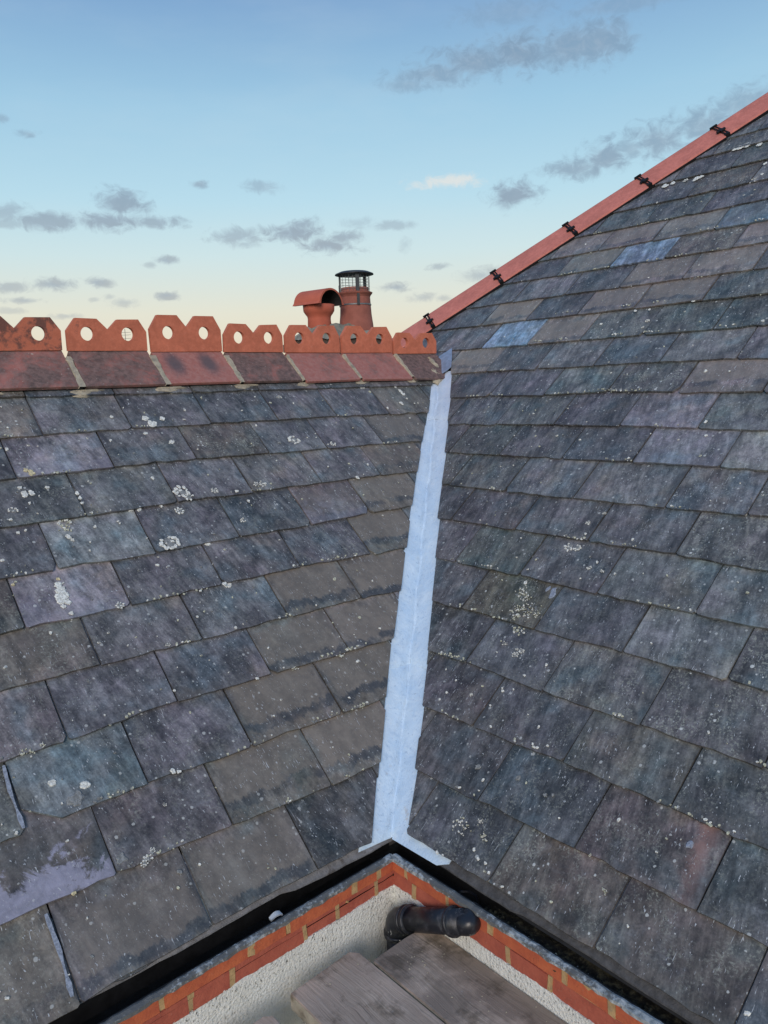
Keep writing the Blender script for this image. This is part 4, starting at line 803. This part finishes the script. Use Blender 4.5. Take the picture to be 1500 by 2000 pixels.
# ------------------------------------------------------------------ valley flashing
val = thing('valley_flashing', 'pale blue-white metal valley strip folded between the two slate slopes', 'flashing', (0, 0, 0))
VD = Vector((1.145, 1, .922)); sL = lambda t: t / math.cos(TLT); sR = lambda t: .922 * t / math.sin(TRT)
def valley_sheet(t0, t1, lift):
    bm = bmesh.new(); r = random.Random(int(t0 * 10) + 3); N = max(4, int((t1 - t0) / .14)); rows = []
    def wob(t, u): return .014 * math.sin(7.1 * t + 3 * u) + .012 * math.sin(19 * t - 7 * u) + r.uniform(-.009, .009)
    for i in range(N + 1):
        t = t0 + (t1 - t0) * i / N
        f = Vector((OX, 0, 0)) + VD * t + Vector((0, 0, -.052 + lift))
        e0 = PL.p(interp(VAL_L, sL(t)) - .22, sL(t), -.046 + lift); e1 = PR.p(interp(VAL_R, sR(t)) + .22, sR(t), -.046 + lift)
        row = []
        for u in (0, .35, .7, .9, .965): row.append(e0.lerp(f, u) + PL.n * (wob(t, u) if u > 0 else 0) + (PL.n * .02 if u == .9 else Vector()))
        row.append(f + Vector((0, 0, .012)))
        for u in (.035, .1, .3, .65, 1): row.append(f.lerp(e1, u) + PR.n * (wob(t, -u) if u < 1 else 0) + (PR.n * .02 if u == .1 else Vector()))
        rows.append([bm.verts.new(q * U) for q in row])
    for p, q in zip(rows, rows[1:]):
        for k in range(len(p) - 1): bm.faces.new((p[k], p[k + 1], q[k + 1], q[k]))
    # give the lower edge of the sheet a turned-down thickness
    low = [bm.verts.new(v.co + Vector((0, 0, -.012 * U))) for v in rows[0]]
    for k in range(len(low) - 1): bm.faces.new((rows[0][k], low[k], low[k + 1], rows[0][k + 1]))
    return bm_obj('sheet', bm, M_METAL, val, smooth=True)
valley_sheet(-.03, 1.90, 0.0); valley_sheet(1.86, 6.42, .009); valley_sheet(6.38, 7.75, .018)
bm = bmesh.new()
pl_ = [(.05, -.10), (1.02, -.075), (1.20, .03), (1.22, .35), (.15, .35), (.02, .05)]
v, f = prism([PR.p(x, s, -.040) for x, s in pl_], PR.n * -.012)
mesh_obj('eave_tongue', v, f, M_METAL, val)
sad = [(-8.40, 11.62), (-8.36, 11.82), (-8.06, 12.29), (-7.72, 11.85), (-7.40, 11.40), (-7.46, 11.26), (-7.60, 11.10), (-7.86, 11.04), (-8.2, 11.2)]
v, f = prism([PR.p(x, s, .055 + .01 * math.sin(i * 2)) for i, (x, s) in enumerate(sad)], PR.n * -.015)
mesh_obj('saddle', v, f, M_LEAD, val)

# ------------------------------------------------------------------ gutters
WY = lambda x: -.36 + .044 * (x + .3)              # face of the left wall (very slightly askew to the eave)
WX = -.30                                         # face of the right wall
LIPR = lambda y: -.31 - .010 * (y + .37)
DL = Vector((1, .044, 0)).normalized(); DR = Vector((.008, -1, 0)).normalized()
def gutter(name, label, start, along, out, length, back, paint, floor_z, floor_mat):
    """start: inner corner of the lip; along: direction of the run; out: horizontal direction away from the roof"""
    t = thing(name, label, 'gutter', start)
    st = Vector(start); a = Vector(along); o = Vector(out)
    bm = bmesh.new()
    box(bm, st + Vector((0, 0, -.06)) - o * back, a * length, o * (back - .0), (0, 0, floor_z + .02)) if False else None
    # trough: back, floor, front as thin walls
    box(bm, st - o * back + Vector((0, 0, floor_z - .03)), a * length, o * (back - .055), (0, 0, .03))
    box(bm, st - o * back + Vector((0, 0, floor_z)), a * length, o * .03, (0, 0, -.06 - floor_z))
    box(bm, st - o * .085 + Vector((0, 0, floor_z)), a * length, o * .03, (0, 0, -floor_z - .012))
    bm_obj('trough', bm, M_BLACK, t)
    bm = bmesh.new(); n = int(length / .09); r = random.Random(len(name) + int(length)); rings = []
    for i in range(n + 1):
        q = st + a * (length * i / n); w1 = .040 + r.uniform(-.012, .012); w0 = -.060 + r.uniform(-.006, .006); zt = r.uniform(-.006, .008)
        rings.append([bm.verts.new((q + o * x_ + Vector((0, 0, z_))) * U) for x_, z_ in ((w0, -.045), (w0, -.008 + zt), (-.02, .006 + zt), (w1, -.012 + zt), (w1 + .004, -.055 + r.uniform(-.014, .01)), (-.01, -.034))])
    for p, q in zip(rings, rings[1:]):
        for k in range(6): bm.faces.new((p[k], p[(k + 1) % 6], q[(k + 1) % 6], q[k]))
    bm.faces.new(rings[0]); bm.faces.new(rings[-1][::-1])
    l = bm_obj('lip', bm, M_LIP, t); l['paint'] = float(paint)
    bm = bmesh.new(); nn = int(length / .1); m_ = 5; g = []
    for i in range(nn + 1):
        dd_ = length * i / nn
        if floor_mat is M_SILT and dd_ < 1.5: continue
        sl_ = min(.07, (dd_ - 1.5) * .12) if floor_mat is M_SILT else 0
        g.append([bm.verts.new((st - o * (back - .03) + a * (length * i / nn) + o * ((back - .03) * j / m_) + Vector((0, 0, floor_z + sl_ + .008 + (r.uniform(0, .04) if floor_mat is M_SILT else r.uniform(0, .008))))) * U) for j in range(m_ + 1)])
    for p, q in zip(g, g[1:]):
        for k in range(m_): bm.faces.new((p[k], p[k + 1], q[k + 1], q[k]))
    s_ = bm_obj('silt' if floor_mat is M_SILT else 'standing_water', bm, floor_mat, t); s_['kind'] = 'stuff'
    return t
gL = gutter('gutter', 'black gutter with a worn grey edge under the left slope, dark and nearly clean inside', (-.31, -.371, -.10), -DL, (0, -1, 0), 9.0, .62, .08, -.34, M_WATER)
gR = gutter('gutter', 'black gutter under the right slope, full of brown silt, with flaking white edge', (-.31, -.371, -.10), DR, (-1, 0, 0), 9.0, .48, .10, -.27, M_SILT)
# corner pieces closing the mitre
bm = bmesh.new(); box(bm, (-.31, -.371, -.44), (.60, 0, 0), (0, .60, 0), (0, 0, .03)); bm_obj('mitre', bm, M_BLACK, gL)
# clean black stretch of floor and round outlet in the right gutter
bm = bmesh.new()
lathe(bm, (-.02, -1.58, -.345), [(.150, -.05), (.150, .0), (.158, .022), (.178, .024), (.190, .0), (.190, -.06)], 32)
bm_obj('outlet', bm, M_PIPE, gR)
bm = bmesh.new(); lathe(bm, (-.02, -1.58, -.350), [(.0, .002), (.149, .002)], 32); bm_obj('outlet_shade_disc', bm, simple('outlet_dark', (.002, .002, .002), .9), gR)  # black disc painted as the shade inside the outlet hole
M_UNDER2 = simple('dark_eave_tray', (0.09, 0.088, 0.09), 0.8, 0.35, 45, 0.003, 0.3)
# eave trays showing under the slate tails
def tray(pl, roof, x0, x1, s1, m_, wav):
    bm = bmesh.new(); n = 40; r = random.Random(8); rows = []
    for i in range(n + 1):
        x = x0 + (x1 - x0) * i / n; e = s1(x) + wav * (math.sin(x * 2.3) * .5 + r.uniform(-.3, .3)); lift = -.052 + wav * .2 * math.sin(x * 1.7)
        rows.append([bm.verts.new(pl.p(x, .25, -.052) * U), bm.verts.new(pl.p(x, e, lift) * U), bm.verts.new((pl.p(x, e, lift) + Vector((0, 0, -.025))) * U), bm.verts.new((pl.p(x, e, lift) + pl.u * .10 + Vector((0, 0, -.12))) * U)])
    for p, q in zip(rows, rows[1:]):
        for k in range(3): bm.faces.new((p[k], p[k + 1], q[k + 1], q[k]))
    return bm_obj('eave_tray', bm, m_, roof)
tray(PL, roofL, -9, -.02, lambda x: -.035 - (.07 if x > -1.9 else .02) + .020 * min(0, x + 2.0), M_UNDER, .02)
tray(PR, roofR, 1.0, 9, lambda x: -.005 - .03 * (x < 2.6), M_UNDER2, .015)
# fascias behind the gutters
bm = bmesh.new(); box(bm, (-9, .20, -.5), (9.1, 0, 0), (0, .06, 0), (0, 0, .55)); bm_obj('fascia', bm, M_BLACK, roofL)
bm = bmesh.new(); box(bm, (.20, -9, -.5), (.06, 0, 0), (0, 9.1, 0), (0, 0, .55)); bm_obj('fascia', bm, M_BLACK, roofR)

# gutter debris
def crumbs(name, pts, m_, parent, size, flat=.6, kind='stuff'):
    bm = bmesh.new(); r = random.Random(len(pts))
    for x, y, z in pts:
        s_ = size * r.uniform(.5, 1.5); q = Vector((x, y, z))
        vs = [q + Vector((math.cos(t) * s_ * r.uniform(.6, 1.2), math.sin(t) * s_ * r.uniform(.6, 1.2), 0)) for t in (0, 1.1, 2.3, 3.4, 4.6)]
        top = bm.verts.new((q + Vector((r.uniform(-.3, .3) * s_, r.uniform(-.3, .3) * s_, s_ * flat))) * U)
        b_ = [bm.verts.new(v_ * U) for v_ in vs]
        for i in range(5): bm.faces.new((b_[i], b_[(i + 1) % 5], top))
    o = bm_obj(name, bm, m_, parent)
    if kind: o['kind'] = kind
    return o
r = random.Random(77)
crumbs('gravel', [(r.uniform(-.27, .02), r.uniform(-6, -1.95), -.283 + r.uniform(0, .02)) for _ in range(500)], M_SILT, gR, .028)
crumbs('gravel', [(r.uniform(-.24, -.05), r.gauss(-2.75, .25), -.27) for _ in range(26)], M_MOSS, gR, .035)
crumbs('gravel', [(r.uniform(-.27, .0), r.uniform(-6, -2.1), -.275) for _ in range(110)], M_LICHG, gR, .014)
crumbs('leaf_litter', [(-1.75 + r.uniform(-1.6, .6), -.28 + r.uniform(-.1, .1), -.42) for _ in range(16)], simple('brown_leaf', (.36, .22, .09), .8), gL, .05, .4)
crumbs('leaf_litter', [(-3.2 + r.gauss(0, .12), -.33 + r.gauss(0, .04), -.42) for _ in range(7)], bpy.data.materials['brown_leaf'], gL, .05, .4)
bm = bmesh.new(); pv = None
for i in range(7):
    t = i / 6; c = Vector((-2.32 + .17 * t, -.15 - .02 * t, -.27 + .035 * math.sin(t * 2.6)))
    v = [bm.verts.new((c + Vector((0, .06 * math.sin(.6 + t), 0)) + Vector((0, 0, z_))) * U) for z_ in (0, .022)] + [bm.verts.new((c + Vector((0, -.03, z_))) * U) for z_ in (.02, -.003)]
    if pv:
        for k in range(4): bm.faces.new((pv[k], pv[(k + 1) % 4], v[(k + 1) % 4], v[k]))
    else: bm.faces.new(v[::-1])
    pv = v
bm.faces.new(pv)
o = bm_obj('plastic_scrap', bm, M_FLINT); o['label'] = 'small curled scrap of white plastic lying in the dark left gutter'; o['category'] = 'litter'

# ------------------------------------------------------------------ walls under the gutters
def wall(label, org, along, outn, length, upper, lower, ztop, name='house_wall'):
    t = thing(name, label, 'wall', org)
    org = Vector(org); a = Vector(along); o = Vector(outn); r = random.Random(int(length * 7) + int(o.x * 3))
    bm = bmesh.new(); box(bm, org - o * .045 + Vector((0, 0, -.59)), a * length, o * (.045 - .012), (0, 0, .59 + ztop - .01)); bm_obj('bed_mortar', bm, M_JOINT, t)
    for (z0, z1, js, m_) in ((-.355, ztop, upper, M_BRICK), (-.60, -.363, lower, M_BRICK2)):
        js = sorted(js)
        while js[-1] < length: js.append(js[-1] + r.choice([1.27, .66, 1.27]))
        js = [-.02] + js
        for p, q in zip(js, js[1:]):
            jw = .036 * r.uniform(.8, 1.25); bm = bmesh.new()
            pr = r.uniform(-.006, .012)
            box(bm, org + a * (p + (jw if p > 0 else 0)) - o * .048 + Vector((0, 0, z0)), a * (q - p - jw - (jw if p > 0 else 0)), o * (.048 + pr), (0, 0, z1 - z0), .006)
            bmesh.ops.subdivide_edges(bm, edges=bm.edges[:], cuts=1)
            for v_ in bm.verts: v_.co += Vector([r.uniform(-.005, .005) * U for _ in range(3)])
            b_ = bm_obj('brick', bm, m_, t); b_['seed'] = r.uniform(0, 9)
        for p in js[1:]:
            if p > length: continue
            bm = bmesh.new(); w = .040 * r.uniform(.75, 1.4); sh = r.uniform(-.02, .02)
            c0 = org + a * (p - w) - o * .04
            vs = [c0 + Vector((0, 0, z0 + r.uniform(-.005, .03))), c0 + a * (2 * w) + Vector((0, 0, z0 + r.uniform(-.005, .03))), c0 + a * (2 * w + sh) + Vector((0, 0, z1)), c0 + a * sh + Vector((0, 0, z1))]
            v_, f_ = prism(vs, o * (.04 + r.uniform(.004, .014))); mesh_obj('mortar_joint', v_, f_, M_JOINT, t)
    # rendered part of the wall below the two brick courses
    bm = bmesh.new(); n = int(length / .06); rows = []
    for i in range(n + 1):
        q = org + a * (length * i / n); zt = -.590 + r.uniform(-.010, .008) + .012 * math.sin(i * .31)
        rows.append([bm.verts.new((q + o * (.010 + r.uniform(-.002, .002)) + Vector((0, 0, z_))) * U) for z_ in (zt, zt - .1, -1.4, -2.4, -29)] + [bm.verts.new((q - o * .3 + Vector((0, 0, z_))) * U) for z_ in (-29, zt)])
    for p, q in zip(rows, rows[1:]):
        for k in range(len(p)): bm.faces.new((p[k], p[(k + 1) % len(p)], q[(k + 1) % len(p)], q[k]))
    bm.faces.new(rows[0]); bm.faces.new(rows[-1][::-1])
    bm_obj('roughcast', bm, M_RENDER, t)
    return t
XC = WX
wall('white roughcast wall topped by two orange-red brick courses under the left gutter', (XC, WY(XC), 0), -DL, (0, -1, 0), 9, [.28, .77, 1.93, 2.52, 3.76, 4.5], [.35, 1.09, 1.66, 2.82, 3.40, 4.8], -.13)
wall('white roughcast wall with brick courses behind the black pipe under the right gutter', (WX, WY(XC), 0), (0, -1, 0), (-1, 0, 0), 9, [.30, 1.15, 1.94, 3.12, 3.78, 4.9], [.45, 2.25, 2.90, 4.1, 4.7], -.13)

# ------------------------------------------------------------------ downpipe
dp = thing('downpipe', 'scuffed black plastic rainwater pipe with elbows in the corner of the walls', 'pipe', (-.50, -1.0, -.8))
def smooth_path(pts, n=6):
    out = []; P_ = [Vector(p) for p in pts]; P_ = [P_[0]] + P_ + [P_[-1]]
    for i in range(1, len(P_) - 2):
        for j in range(n):
            t = j / n; a, b, c, d = P_[i - 1], P_[i], P_[i + 1], P_[i + 2]
            out.append(.5 * ((2 * b) + (c - a) * t + (2 * a - 5 * b + 4 * c - d) * t * t + (3 * b - a - 3 * c + d) * t ** 3))
    out.append(P_[-2]); return out
bm = bmesh.new(); tube(bm, [(-.43, -1.95, -.285), (-.50, -.85, -.800)], .168, 28); bm_obj('pipe', bm, M_PIPE, dp, smooth=True)
bm = bmesh.new(); tube(bm, smooth_path([(-.20, -1.90, -.27), (-.33, -1.98, -.275), (-.415, -2.01, -.285), (-.44, -1.84, -.335)]), .150, 28); bm_obj('elbow', bm, M_PIPE, dp, smooth=True)
bm = bmesh.new(); tube(bm, smooth_path([(-.495, -.93, -.762), (-.50, -.77, -.845), (-.50, -.67, -.95), (-.50, -.64, -1.12)]), .184, 28); bm_obj('elbow', bm, M_PIPE, dp, smooth=True)
bm = bmesh.new(); tube(bm, [(-.50, -.64, -1.05), (-.50, -.64, -29)], .166, 24); bm_obj('pipe', bm, M_PIPE, dp, smooth=True)
dirp = Vector((0, 1.1, -.52)).normalized()
for c_ in ((-.495, -.94, -.758), (-.445, -1.77, -.369), (-.498, -.85, -.805)):
    bm = bmesh.new(); c_ = Vector(c_); tube(bm, [c_ - dirp * .028, c_ - dirp * .02, c_ + dirp * .02, c_ + dirp * .028], [.186, .200, .200, .186], 28); bm_obj('collar', bm, M_PIPE, dp, smooth=True)
bm = bmesh.new(); tube(bm, [(-.50, -.64, -1.16), (-.50, -.64, -1.10)], .200, 28); bm_obj('collar', bm, M_PIPE, dp, smooth=True)

# ------------------------------------------------------------------ scaffold boards
def board(label, poly, z, th, dark):
    bm = bmesh.new(); top = [bm.verts.new((Vector((x, y, z))) * U) for x, y in poly]; low = [bm.verts.new((Vector((x, y, z - th))) * U) for x, y in poly]
    n = len(poly); bm.faces.new(top); bm.faces.new(low[::-1])
    for i in range(n):
        f = bm.faces.new((top[i], low[i], low[(i + 1) % n], top[(i + 1) % n])); f.material_index = 1
    bmesh.ops.recalc_face_normals(bm, faces=bm.faces[:])
    bmesh.ops.bevel(bm, geom=bm.edges[:], offset=.012 * U, segments=2, affect='EDGES')
    c = Vector((sum(p[0] for p in poly) / n, sum(p[1] for p in poly) / n, z)) * U
    bmesh.ops.translate(bm, vec=-c, verts=bm.verts[:])
    o = bm_obj('scaffold_board', bm, [M_WOOD, M_PALEWOOD], None, Matrix.Translation(c))
    o['label'] = label; o['category'] = 'board'; o['group'] = 'scaffold boards below the gutters'; o['seed'] = random.uniform(0, 9); o['dark'] = float(dark)
    return o
board('weathered scaffold board in the middle with its pale left edge showing', [(-2.515, -.86), (-1.50, -.785), (-1.40, -.89), (-1.385, -7.5), (-2.48, -7.5)], -.82, .23, .25)
board('dark stained scaffold board against the wall, its end under the black pipe', [(-1.375, -1.17), (-1.34, -1.13), (-.73, -1.10), (-.32, -1.13), (-.32, -7.5), (-1.355, -7.5)], -.82, .23, .55)
board('scaffold board left of the pale-edged one, with only its far corner in view', [(-4.0, -.98), (-2.96, -.93), (-2.86, -1.01), (-2.84, -7.5), (-3.98, -7.5)], -.83, .23, .2)
r = random.Random(4)
o = crumbs('mortar_crumbs', [(r.gauss(-.95, .2), r.gauss(-1.55, .2), -.818) for _ in range(18)] + [(r.uniform(-1.3, -.4), r.uniform(-3.6, -1.2), -.818) for _ in range(18)] + [(r.uniform(-2.45, -1.45), r.uniform(-3.3, -.95), -.818) for _ in range(14)], M_MORTAR, None, .013, .7)
o['label'] = 'crumbs of old mortar scattered over the scaffold boards'; o['category'] = 'debris'

# ------------------------------------------------------------------ chimney beyond the ridge
ch = thing('chimney', 'brick chimney stack with two clay pots showing behind the ridge tiles', 'chimney', (18.2, 24.6, 9))
bm = bmesh.new(); box(bm, (15.75, 23.4, -29), (5.1, 0, 0), (0, 2.4, 0), (0, 0, 38.15)); box(bm, (15.6, 23.25, 8.6), (5.4, 0, 0), (0, 2.7, 0), (0, 0, .4)); bm_obj('stack', bm, M_STACK, ch)
bm = bmesh.new(); r = random.Random(6); nx, ny = 26, 12; g = []
for i in range(nx + 1):
    row = []
    for j in range(ny + 1):
        u_, v_ = i / nx, j / ny; e = min(1, min(u_, 1 - u_) * 5) * min(1, min(v_, 1 - v_) * 3.2)
        row.append(bm.verts.new(Vector((15.65 + 5.3 * u_, 23.3 + 2.6 * v_, 9.0 + .15 + .80 * e ** .8 + r.uniform(-.06, .06))) * U))
    g.append(row)
for p, q in zip(g, g[1:]):
    for k in range(ny): bm.faces.new((p[k], q[k], q[k + 1], p[k + 1]))
bm_obj('flaunching', bm, M_FLAUNCH, ch)
P1 = (16.98, 24.6, 0); P2 = (19.36, 24.6, 0)
bm = bmesh.new()
lathe(bm, P1, [(.50, 9.6), (.60, 9.85), (.58, 10.20), (.60, 10.32), (.70, 10.45), (.78, 10.58), (.80, 10.88), (.75, 10.90), (.72, 10.8), (.5, 10.4)], 40)
pot1 = bm_obj('chimney_pot', bm, M_POTNEW, ch, smooth=True); pot1['label'] = 'squat orange pot under a half-round hood'
CR = Vector((.762, -.648, 0)); CF = Vector((.643, .766, 0)); th_ = math.radians(38)
ax = (CR * math.cos(th_) - CF * math.sin(th_)); pe = Vector((-ax.y, ax.x, 0))
bm = bmesh.new(); rr_ = []
for e, (l_, ex_) in enumerate(((-.90, 0), (.88, 0))):
    ring = []
    for i in range(19):
        t = math.pi * i / 18; w_ = .86 + (.10 if i in (0, 18) else 0)
        ring.append(Vector((P1[0], P1[1], 10.86)) + ax * l_ + pe * math.cos(t) * w_ + Vector((0, 0, math.sin(t) * .78)))
    for i in range(18, -1, -1):
        t = math.pi * i / 18
        ring.append(Vector((P1[0], P1[1], 10.86)) + ax * l_ + pe * math.cos(t) * .77 + Vector((0, 0, math.sin(t) * .69)))
    rr_.append([bm.verts.new(q * U) for q in ring])
m = len(rr_[0])
for k in range(m): bm.faces.new((rr_[0][k], rr_[0][(k + 1) % m], rr_[1][(k + 1) % m], rr_[1][k]))
for ring in rr_:
    for i in range(18): bm.faces.new((ring[i], ring[i + 1], ring[m - 2 - i], ring[m - 1 - i]))
hood = bm_obj('hood', bm, [M_POTNEW, M_DECK], pot1)
for p_ in hood.data.polygons:
    cc = p_.center / U - Vector((P1[0], P1[1], 10.86)); cc -= ax * cc.dot(ax)
    if len(p_.vertices) == 4 and p_.normal.dot(cc) < 0 and abs(p_.normal.dot(ax)) < .5: p_.material_index = 1  # near-black inner faces: soot and the hood's inner shade put into colour
bm = bmesh.new(); lathe(bm, (P1[0], P1[1], 0), [(0, 10.84), (.72, 10.84)], 30); bm_obj('pot_shade_disc', bm, M_DECK, pot1)  # near-black disc painted as the shade inside the pot
bm = bmesh.new()
lathe(bm, P2, [(.92, 9.6), (.89, 9.95), (0.828, 10.450), (0.800, 10.950), (0.782, 11.352), (0.828, 11.438), (0.902, 11.524), (0.920, 11.575), (0.828, 11.610), (0.736, 11.610), (0.727, 11.833), (0.662, 11.833), (0.644, 11.000)], 44)
pot2 = bm_obj('chimney_pot', bm, M_POT, ch, smooth=False); pot2['label'] = 'tapered brown-red pot with a wire mesh cowl'
bm = bmesh.new(); lathe(bm, P2, [(0.814, 10.920), (0.833, 10.930), (0.833, 10.990), (0.814, 11.000)], 40); bm_obj('strap', bm, M_MESH, pot2)
bm = bmesh.new(); lathe(bm, P2, [(0, 12.70), (0.322, 12.693), (0.736, 12.642), (0.994, 12.538), (1.012, 12.487), (0.957, 12.487), (0.460, 12.521), (0, 12.52)], 44)
cap = bm_obj('cowl_cap', bm, M_STEEL, pot2, smooth=True)
bm = bmesh.new()
for i in range(24):
    t = 2 * math.pi * i / 24; c_ = Vector((P2[0] + .775 * math.cos(t), P2[1] + .775 * math.sin(t), 0))
    box(bm, c_ + Vector((-.006, -.006, 11.57)), (.012, 0, 0), (0, .012, 0), (0, 0, .95))
for z_ in [11.60 + .145 * i for i in range(7)]:
    pr_ = None
    for i in range(31):
        t = 2 * math.pi * i / 30; c_ = Vector((P2[0] + .775 * math.cos(t), P2[1] + .775 * math.sin(t), z_))
        if pr_ is not None: box(bm, pr_, c_ - pr_, (0, 0, .013), (c_ - Vector((P2[0], P2[1], z_))).normalized() * .012)
        pr_ = c_
bm_obj('cowl_mesh', bm, M_MESH, pot2)
for ang, m_, nm in ((-2.05, M_STEEL, 'cowl_leg'), (.2, M_STEEL, 'cowl_leg'), (2.2, M_STEEL, 'cowl_leg')):
    t = ang; c_ = Vector((P2[0] + .80 * math.cos(t), P2[1] + .80 * math.sin(t), 0)); tg = Vector((-math.sin(t), math.cos(t), 0)); rd = Vector((math.cos(t), math.sin(t), 0))
    bm = bmesh.new(); box(bm, c_ - tg * .11 + Vector((0, 0, 11.64)), tg * .20, rd * .03, (0, 0, .88)); box(bm, c_ - tg * .07 + rd * .03 + Vector((0, 0, 10.9)), tg * .14, rd * .03, (0, 0, 1.1)); bm_obj(nm, bm, m_, pot2)

# ------------------------------------------------------------------ distant aerial seen through a crest hole
ae = thing('tv_aerial', 'tiny thin television aerial seen through a hole in the second crest tile', 'aerial', (108.6, 267.3, -29))
bm = bmesh.new(); box(bm, (108.55, 267.3, -29.7), (.12, 0, 0), (0, .12, 0), (0, 0, 59.3)); bm_obj('mast', bm, M_STEEL, ae)
for z_ in (27.4, 28.3, 26.2):
    bm = bmesh.new(); box(bm, (107.2, 268.5, z_), (2.9, -2.4, 0), (0, .10, 0), (0, 0, .10)); bm_obj('element', bm, M_STEEL, ae)
